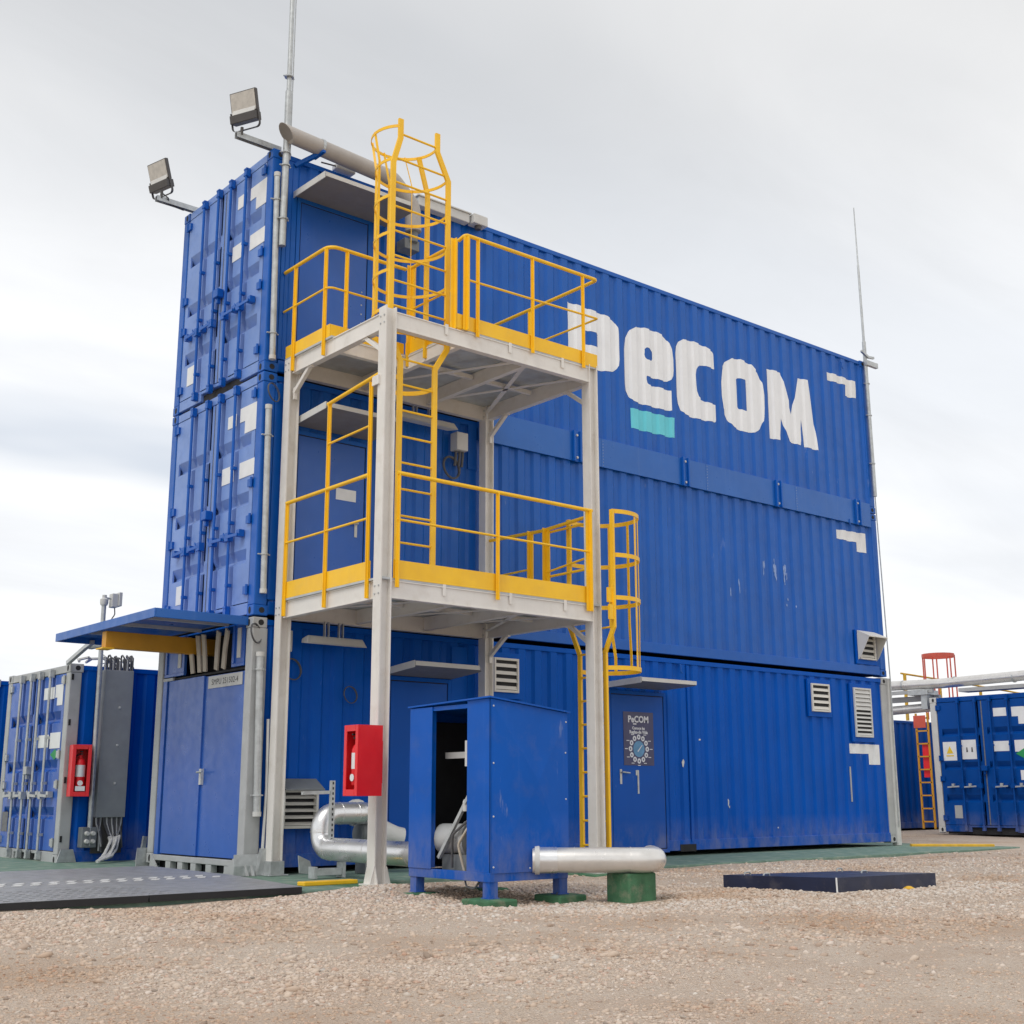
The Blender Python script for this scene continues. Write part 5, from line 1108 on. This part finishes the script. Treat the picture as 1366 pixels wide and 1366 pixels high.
part('tread', g, M['ramp'], t, kind='stuff')
single('kerb', MB().box(-.30, .30, -1.80, -1.66, -.004, .035), M['yellow'], 'short bright yellow kerb strip at the foot of the near column', 'kerb', 'yellow kerb strips', bevel=.008)
single('kerb', MB().prism([(12.05, -.35), (12.95, -1.32), (13.05, -1.22), (12.15, -.25)], 'z', -.02, .035), M['yellow_dirty'], 'worn yellow kerb strip beyond the far end of the stack', 'kerb', 'yellow kerb strips', bevel=.01)

# ------------------------------------------------------------------ neighbouring containers on the left
def plain_container(label, x, y, z, h, mframe, mbar, L=CL, wall='blue_low', door='blue_door', group='neighbouring containers', sideprof=True):
    t = thing('shipping_container', label, 'container', (x, y, z), group)
    frame(t, x, y, z, h, M[mframe], M[wall], M[mframe]); side_rails(t, x, y, z, h, M[wall]); side_rails(t, x, y, z, h, M[wall], 1); roof(t, x, y, z, h, M[wall])
    for yy, fl in ((y, False), (y+CW, True)):
        part('side_wall', corr_wall(x+.15, x+L-.15, z+.15, z+h-.07, y=yy, flip=fl, ph=x), M[wall], t)
    g = MB().box(x+L-.09, x+L-.04, y+.14, y+CW-.14, z+.02, z+h-.02); part('end_wall', g, M[wall], t)
    l1, l2 = door_end(t, x, y, z, h, M[door], M[mbar], M[mbar], mframe=M[mframe] if mframe != 'ltgrey' else M[door]); return t, l1, l2
LX_, LY_, LZ_ = -.474, 4.12, -.03
tl, l1, l2 = plain_container('container with grey locking bars and white stickers, left of the stack', LX_, LY_, LZ_, 2.60, 'grey', 'galv')
for a, b, c, d, nn in ((.22, .50, 2.03, 2.31, (.42, 2.14)), (.53, .93, 2.13, 2.29, None), (.20, .58, 1.46, 1.67, None), (.63, 1.02, 1.48, 1.65, None)): 
    if nn: sticker(l1, LX_+.005, LY_+a, LY_+b, c, d, notch=(LY_+nn[0], nn[1]))
    else: sticker(l1, LX_+.005, LY_+a, LY_+b, c, d)
g = MB().prism([(LY_+.21, 1.38), (LY_+.36, 1.45), (LY_+.52, 1.38), (LY_+.36, 1.31)], 'x', LX_-.0, LX_+.004); part('green_sticker', g, M['green_ink'], l1)
sticker(l2, LX_+.005, LY_+2.0, LY_+2.24, .35, .62, m=M['rust'], name='rust_patch')
g = MB()
for q in (.25, 1.0, 1.75, 2.35): g.box(LX_+.02, LX_+.05, LY_-.006, LY_+.002, q, q+.08)
part('hinge_mark', g, M['dark'], tl, kind='stuff')
g = MB().prism([(LX_-.02, 0), (LX_+.24, 0), (LX_+.19, .16), (LX_+.03, .16)], 'y', LY_-.05, LY_-.03); part('foot_bracket', g, M['galv'], tl)
t5, _, _ = plain_container('container at the left edge, beyond the one with grey bars', LX_-.1, 7.15, LZ_, 2.60, 'grey', 'galv')
# cable riser
t = thing('cable_riser', 'grey sheet cable riser with cables at both ends on the neighbouring container', 'cable tray', (.14, 4.05, .3))
g = MB().box(-.05, .35, 3.98, 4.10, .56, 2.50); part('cover', g, M['tray'], t, bevel=.006)
g = MB()
for z_ in (1.0, 1.5, 2.0): g.rings((.18, 3.98, z_), (0, -1, 0), [(0, .018), (.01, .014)], 6)
part('bolt', g, M['ltgrey'], t, kind='stuff')
for k in range(16):
    x_ = -.03+.37*k/15+random.uniform(-.01, .01); hgt = random.uniform(.10, .20); far_ = random.uniform(.25, .6); sh = random.uniform(.0, .35)
    pts = [(x_, 4.04, 2.46)]+[(x_+sh*q*q, 4.04+far_*q, 2.54+hgt*math.sin(math.pi*(.25+.75*q))-.03*q) for q in (0, .2, .4, .6, .8, 1)]
    part('cable', MB().tube(pts, .012, 6), M['cable_white'] if k % 4 == 0 else M['cable'], t, smooth=True)
for k in range(16):
    x_ = -.02+.35*k/15; bx = random.uniform(-.05, .05); lo_ = random.uniform(.10, .34)
    pts = [(x_, 4.04, .60), (x_+bx*.3, 4.03, .48), (x_*.9+.02+bx, 4.0, .36), (x_*.8+.04+bx*1.4, 3.97, lo_)]
    part('cable', MB().tube(pts, .012, 6), M['cable_white'] if k % 3 == 0 else M['cable'], t, smooth=True)
part('back_plate', MB().box(-.05, .36, 4.06, 4.10, .10, .58), M['lampbody'], t)
t = thing('hose_bundle', 'pale corrugated hose bundle on the ground below the cable riser', 'hose', (.1, 3.7, .1))
for k in range(7):
    q = -.10+.026*k+random.uniform(-.02, .02); pts = [(q+.22, 3.95, .30), (q+.20, 3.86, .26+.01*k), (q+.10, 3.7, .16+.03*(k % 3)), (q-.02, 3.55, .08), (q-.12-.02*k, 3.42, .03)]
    part('hose', MB().tube(pts, .017, 8), M['cable_white'], t, smooth=True)
    for w_ in range(8):
        f = w_/7*3.99; i_ = int(f); p = Vector(pts[i_]).lerp(Vector(pts[i_+1]), f-i_); part('hose_rib', MB().rings(p, Vector(pts[i_+1])-Vector(pts[i_]), [(-.006, .020), (.006, .020)], 8), M['ltgrey'], t, kind=None)
t = thing('switch_box', 'small dark socket box low beside the cable riser', 'socket box', (-.15, 3.95, .3)); part('case', MB().box(-.24, -.04, 3.92, 4.06, .18, .44), M['grey_dark'], t, bevel=.01)
for x_, z_ in ((-.18, .36), (-.10, .36), (-.18, .26), (-.10, .26)): part('gland', MB().rings((x_, 3.92, z_), (0, -1, 0), [(0, .03), (.05, .025)], 10), M['ltgrey'], t)
t = thing('antenna_pole', 'slim pole with a small grey radio box above the canopy', 'pole', (-.14, 3.95, 0))
part('pole', MB().tube([(-.13, 3.95, .2), (-.15, 3.95, 3.36)], .032, 10), M['galv'], t, smooth=True)
part('pole_head', MB().rings((-.15, 3.95, 3.36), (0, 0, 1), [(0, .045), (.03, .055), (.08, .055), (.1, .03), (.14, .03)], 10), M['ltgrey'], t, smooth=True)
part('radio_box', MB().box(-.06, .03, 3.90, 4.02, 3.34, 3.53), M['ltgrey'], t, bevel=.01); part('radio_panel', MB().box(.03, .075, 3.88, 4.04, 3.36, 3.55), M['ltgrey'], t, bevel=.006)
part('arm', MB().tube([(-.15, 3.95, 3.46), (-.05, 3.95, 3.46)], .014, 8), M['galv'], t); part('cable', MB().tube(fillet([(.0, 3.95, 3.34), (.01, 3.95, 3.25), (-.05, 3.95, 3.15), (-.13, 3.95, 3.1)], .05, 3), .008, 6), M['cable'], t)
single('stub_post', MB().bar([(.42, 3.55, 0), (.46, 3.55, .32)], .05, .05, upv=(0, 1, 0)).box(.36, .52, 3.47, 3.63, 0, .02), M['galv'], 'short galvanised stub post between the two containers', 'post')
# roof clutter: coiled light cables
single('cable_heap', MB().tube([(-.3+.5*random.random()*k/14+.03*k, 4.3+.15*math.sin(k*1.9), 2.62+.05*abs(math.sin(k*2.3))) for k in range(15)], .02, 6), M['cable_white'], 'heap of pale cable on the roof of the left container', 'cable', smooth=True)

# ------------------------------------------------------------------ neighbours on the right
RX, RY, RZ, RH = 18.45, .66, .03, 2.896
tr, r1, r2 = plain_container('blue container with warning notices and pale corner fittings, right of the stack', RX, RY, RZ, RH, 'ltgrey', 'blue_deep', wall='blue_deep', door='blue_deep')
# r1 is the leaf nearer the right edge of the photograph, r2 the one with the notices
for a, b, c, d in ((2.53, 2.85, 1.55, 1.95), (2.06, 2.40, 1.57, 1.98)): sticker(r2, RX+.005, a, b, c, d, name='notice')
g = MB().prism([(2.61, 1.70), (2.77, 1.70), (2.69, 1.86)], 'x', RX-.0, RX+.003); part('warning_triangle', g, M['yellow_ink'], r2)
g = MB().box(RX-.001, RX+.003, 2.60, 2.78, 1.64, 1.665); part('warning_line', g, M['yellow_ink'], r2)
for y_ in (2.16, 2.28): g = MB().prism([(y_-.02, 1.72), (y_+.02, 1.72), (y_+.012, 1.82), (y_-.012, 1.82)], 'x', RX, RX+.003); part('notice_mark', g, M['ink'], r2)
sticker(r2, RX+.005, 2.50, 2.68, .33, .60, m=M['grey'], name='data_plate')
for q in ((1.30, 1.605, 2.45, 2.625, None), (.66+.10, 1.19, 2.27, 2.63, (1.05, 2.43)), (1.30, 1.65, 1.72, 1.93, None), (.76, 1.18, 1.70, 1.94, None), (.76, 1.10, 1.12, 1.32, None)):
    if q[4]: sticker(r1, RX+.005, q[0], q[1], q[2], q[3], notch=q[4])
    else: sticker(r1, RX+.005, *q[:4])
g = MB().prism([(.78, 1.66), (.97, 1.77), (1.17, 1.66), (.97, 1.55)], 'x', RX-.002, RX+.001); part('green_sticker', g, M['green_ink'], r1)
for y_ in (2.62, 2.22, 1.50, 1.06):
    g = MB().bar([(RX-.09, y_-.14, 1.0), (RX-.09, y_+.14, .985)], .012, .03).box(RX-.1, RX-.06, y_-.03, y_+.03, .99, 1.06); part('bar_handle', g, M['galv'], r2 if y_ > 1.9 else r1)
tb, _, _ = plain_container('darker container set back between the stack and the right container', 17.2, 5.6, .0, 2.66, 'blue_deep', 'blue_deep', wall='blue_deep', door='blue_deep')
# cat ladder on the gap
t = thing('cat_ladder', 'orange ladder with a red backboard behind the right container', 'ladder', (18.4, 3.35, 0))
part('stile', MB().bar([(18.42, 3.45, .1), (18.42, 3.45, 2.6)], .04, .03), M['orange_beam'], t); part('stile', MB().bar([(18.42, 3.16, .1), (18.42, 3.16, 2.6)], .04, .03), M['orange_beam'], t)
for k in range(9): part('rung', MB().bar([(18.42, 3.16, .25+.28*k), (18.42, 3.45, .25+.28*k)], .03, .03), M['orange_beam'], t)
part('backboard', MB().box(18.45, 18.46, 3.16, 3.36, 1.2, 1.95), M['red'], t); part('topboard', MB().box(18.39, 18.40, 3.2, 3.5, 2.28, 2.55), M['red_pole'], t)
# overhead pipes
t = thing('overhead_pipe', 'fat pale insulated pipe passing over the right container', 'pipe', (18.7, 2, 3.2), 'pipes on the rack')
part('cladding', MB().tube([(18.75, 5.2, 3.30), (18.7, 2.9, 3.25), (18.75, -1.6, 3.34), (18.8, -9, 3.48)], .11, 14), M['pipe_white'], t, smooth=True)
for y_ in (-2.6, -7.6): part('support_leg', MB().box(18.7, 18.8, y_, y_+.1, -.05, 3.25-.018*y_-.07), M['grey'], t)
for y_ in (3.9, 2.6, 1.2): part('seam_band', MB().rings((18.72, y_, 3.27), (0, 1, 0), [(-.02, .115), (.02, .115)], 14), M['galv'], t, smooth=True)
t = thing('overhead_pipe', 'lower pale pipe ending at a bracket left of the right container', 'pipe', (18.9, 4, 2.75), 'pipes on the rack')
part('cladding', MB().tube([(18.9, 5.3, 2.70), (18.9, 3.2, 2.76)], .10, 14), M['pipe_white'], t, smooth=True)
part('cap', MB().rings((18.9, 4.55, 2.70), (0, -1, 0), [(0, .105), (.05, .105)], 14), M['black'], t, smooth=True)
t = thing('pipe_rack', 'grey steel pipe rack between the stack and the right container', 'pipe rack', (18.9, 4, 2.9))
part('beam', MB().box(18.85, 18.95, 3.1, 5.3, 2.90, 3.02), M['grey'], t); part('beam', MB().box(18.6, 18.68, 3.1, 5.3, 3.06, 3.14), M['grey'], t); part('bracket', MB().box(18.55, 19.0, 3.2, 3.7, 3.02, 3.12), M['galv'], t); part('hanger', MB().box(18.6, 18.84, 3.25, 3.4, 2.7, 3.018), M['galv'], t)
for y_ in (3.3, 4.9): part('leg', MB().box(18.95, 19.05, y_, y_+.1, 0, 3.0), M['grey'], t)
part('tray', MB().box(18.5, 18.9, .9, 2.4, 3.02, 3.10), M['grey'], t)
# red ladder cage beyond
t = thing('ladder_cage', 'faded red ladder cage rising above the rack in the distance', 'ladder cage', (21.8, 5.6, 2.7)); cx, cy = 22.3, 5.15
hp = [(cx+.40*math.cos(2*math.pi*i/14), cy+.40*math.sin(2*math.pi*i/14)) for i in range(14)]
for z_, hh in ((4.30, .09), (3.12, .06)): part('cage_hoop', MB().bar([(x, y, z_) for x, y in hp], .01, hh, closed=True), M['red_pole'], t)
for k in range(0, 14, 2): part('cage_strap', MB().bar([(*hp[k], 2.68), (*hp[k], 4.32)], .035, .012), M['red_pole'], t)
t = thing('guard_rail', 'thin yellow guard rail on the roof in the distance at right', 'railing', (22.5, 4.5, 2.7))
part('rail', MB().tube([(21.5, 5.75, 3.85), (24.0, 5.65, 3.75), (28.5, 5.6, 3.55)], .025, 6), M['yellow_dirty'], t)
for x_ in (21.6, 23.2, 25.2, 27.5): part('post', MB().box(x_-.03, x_+.03, 5.68, 5.74, 2.66, 3.85-(x_-21.5)*.042), M['yellow_dirty'], t)
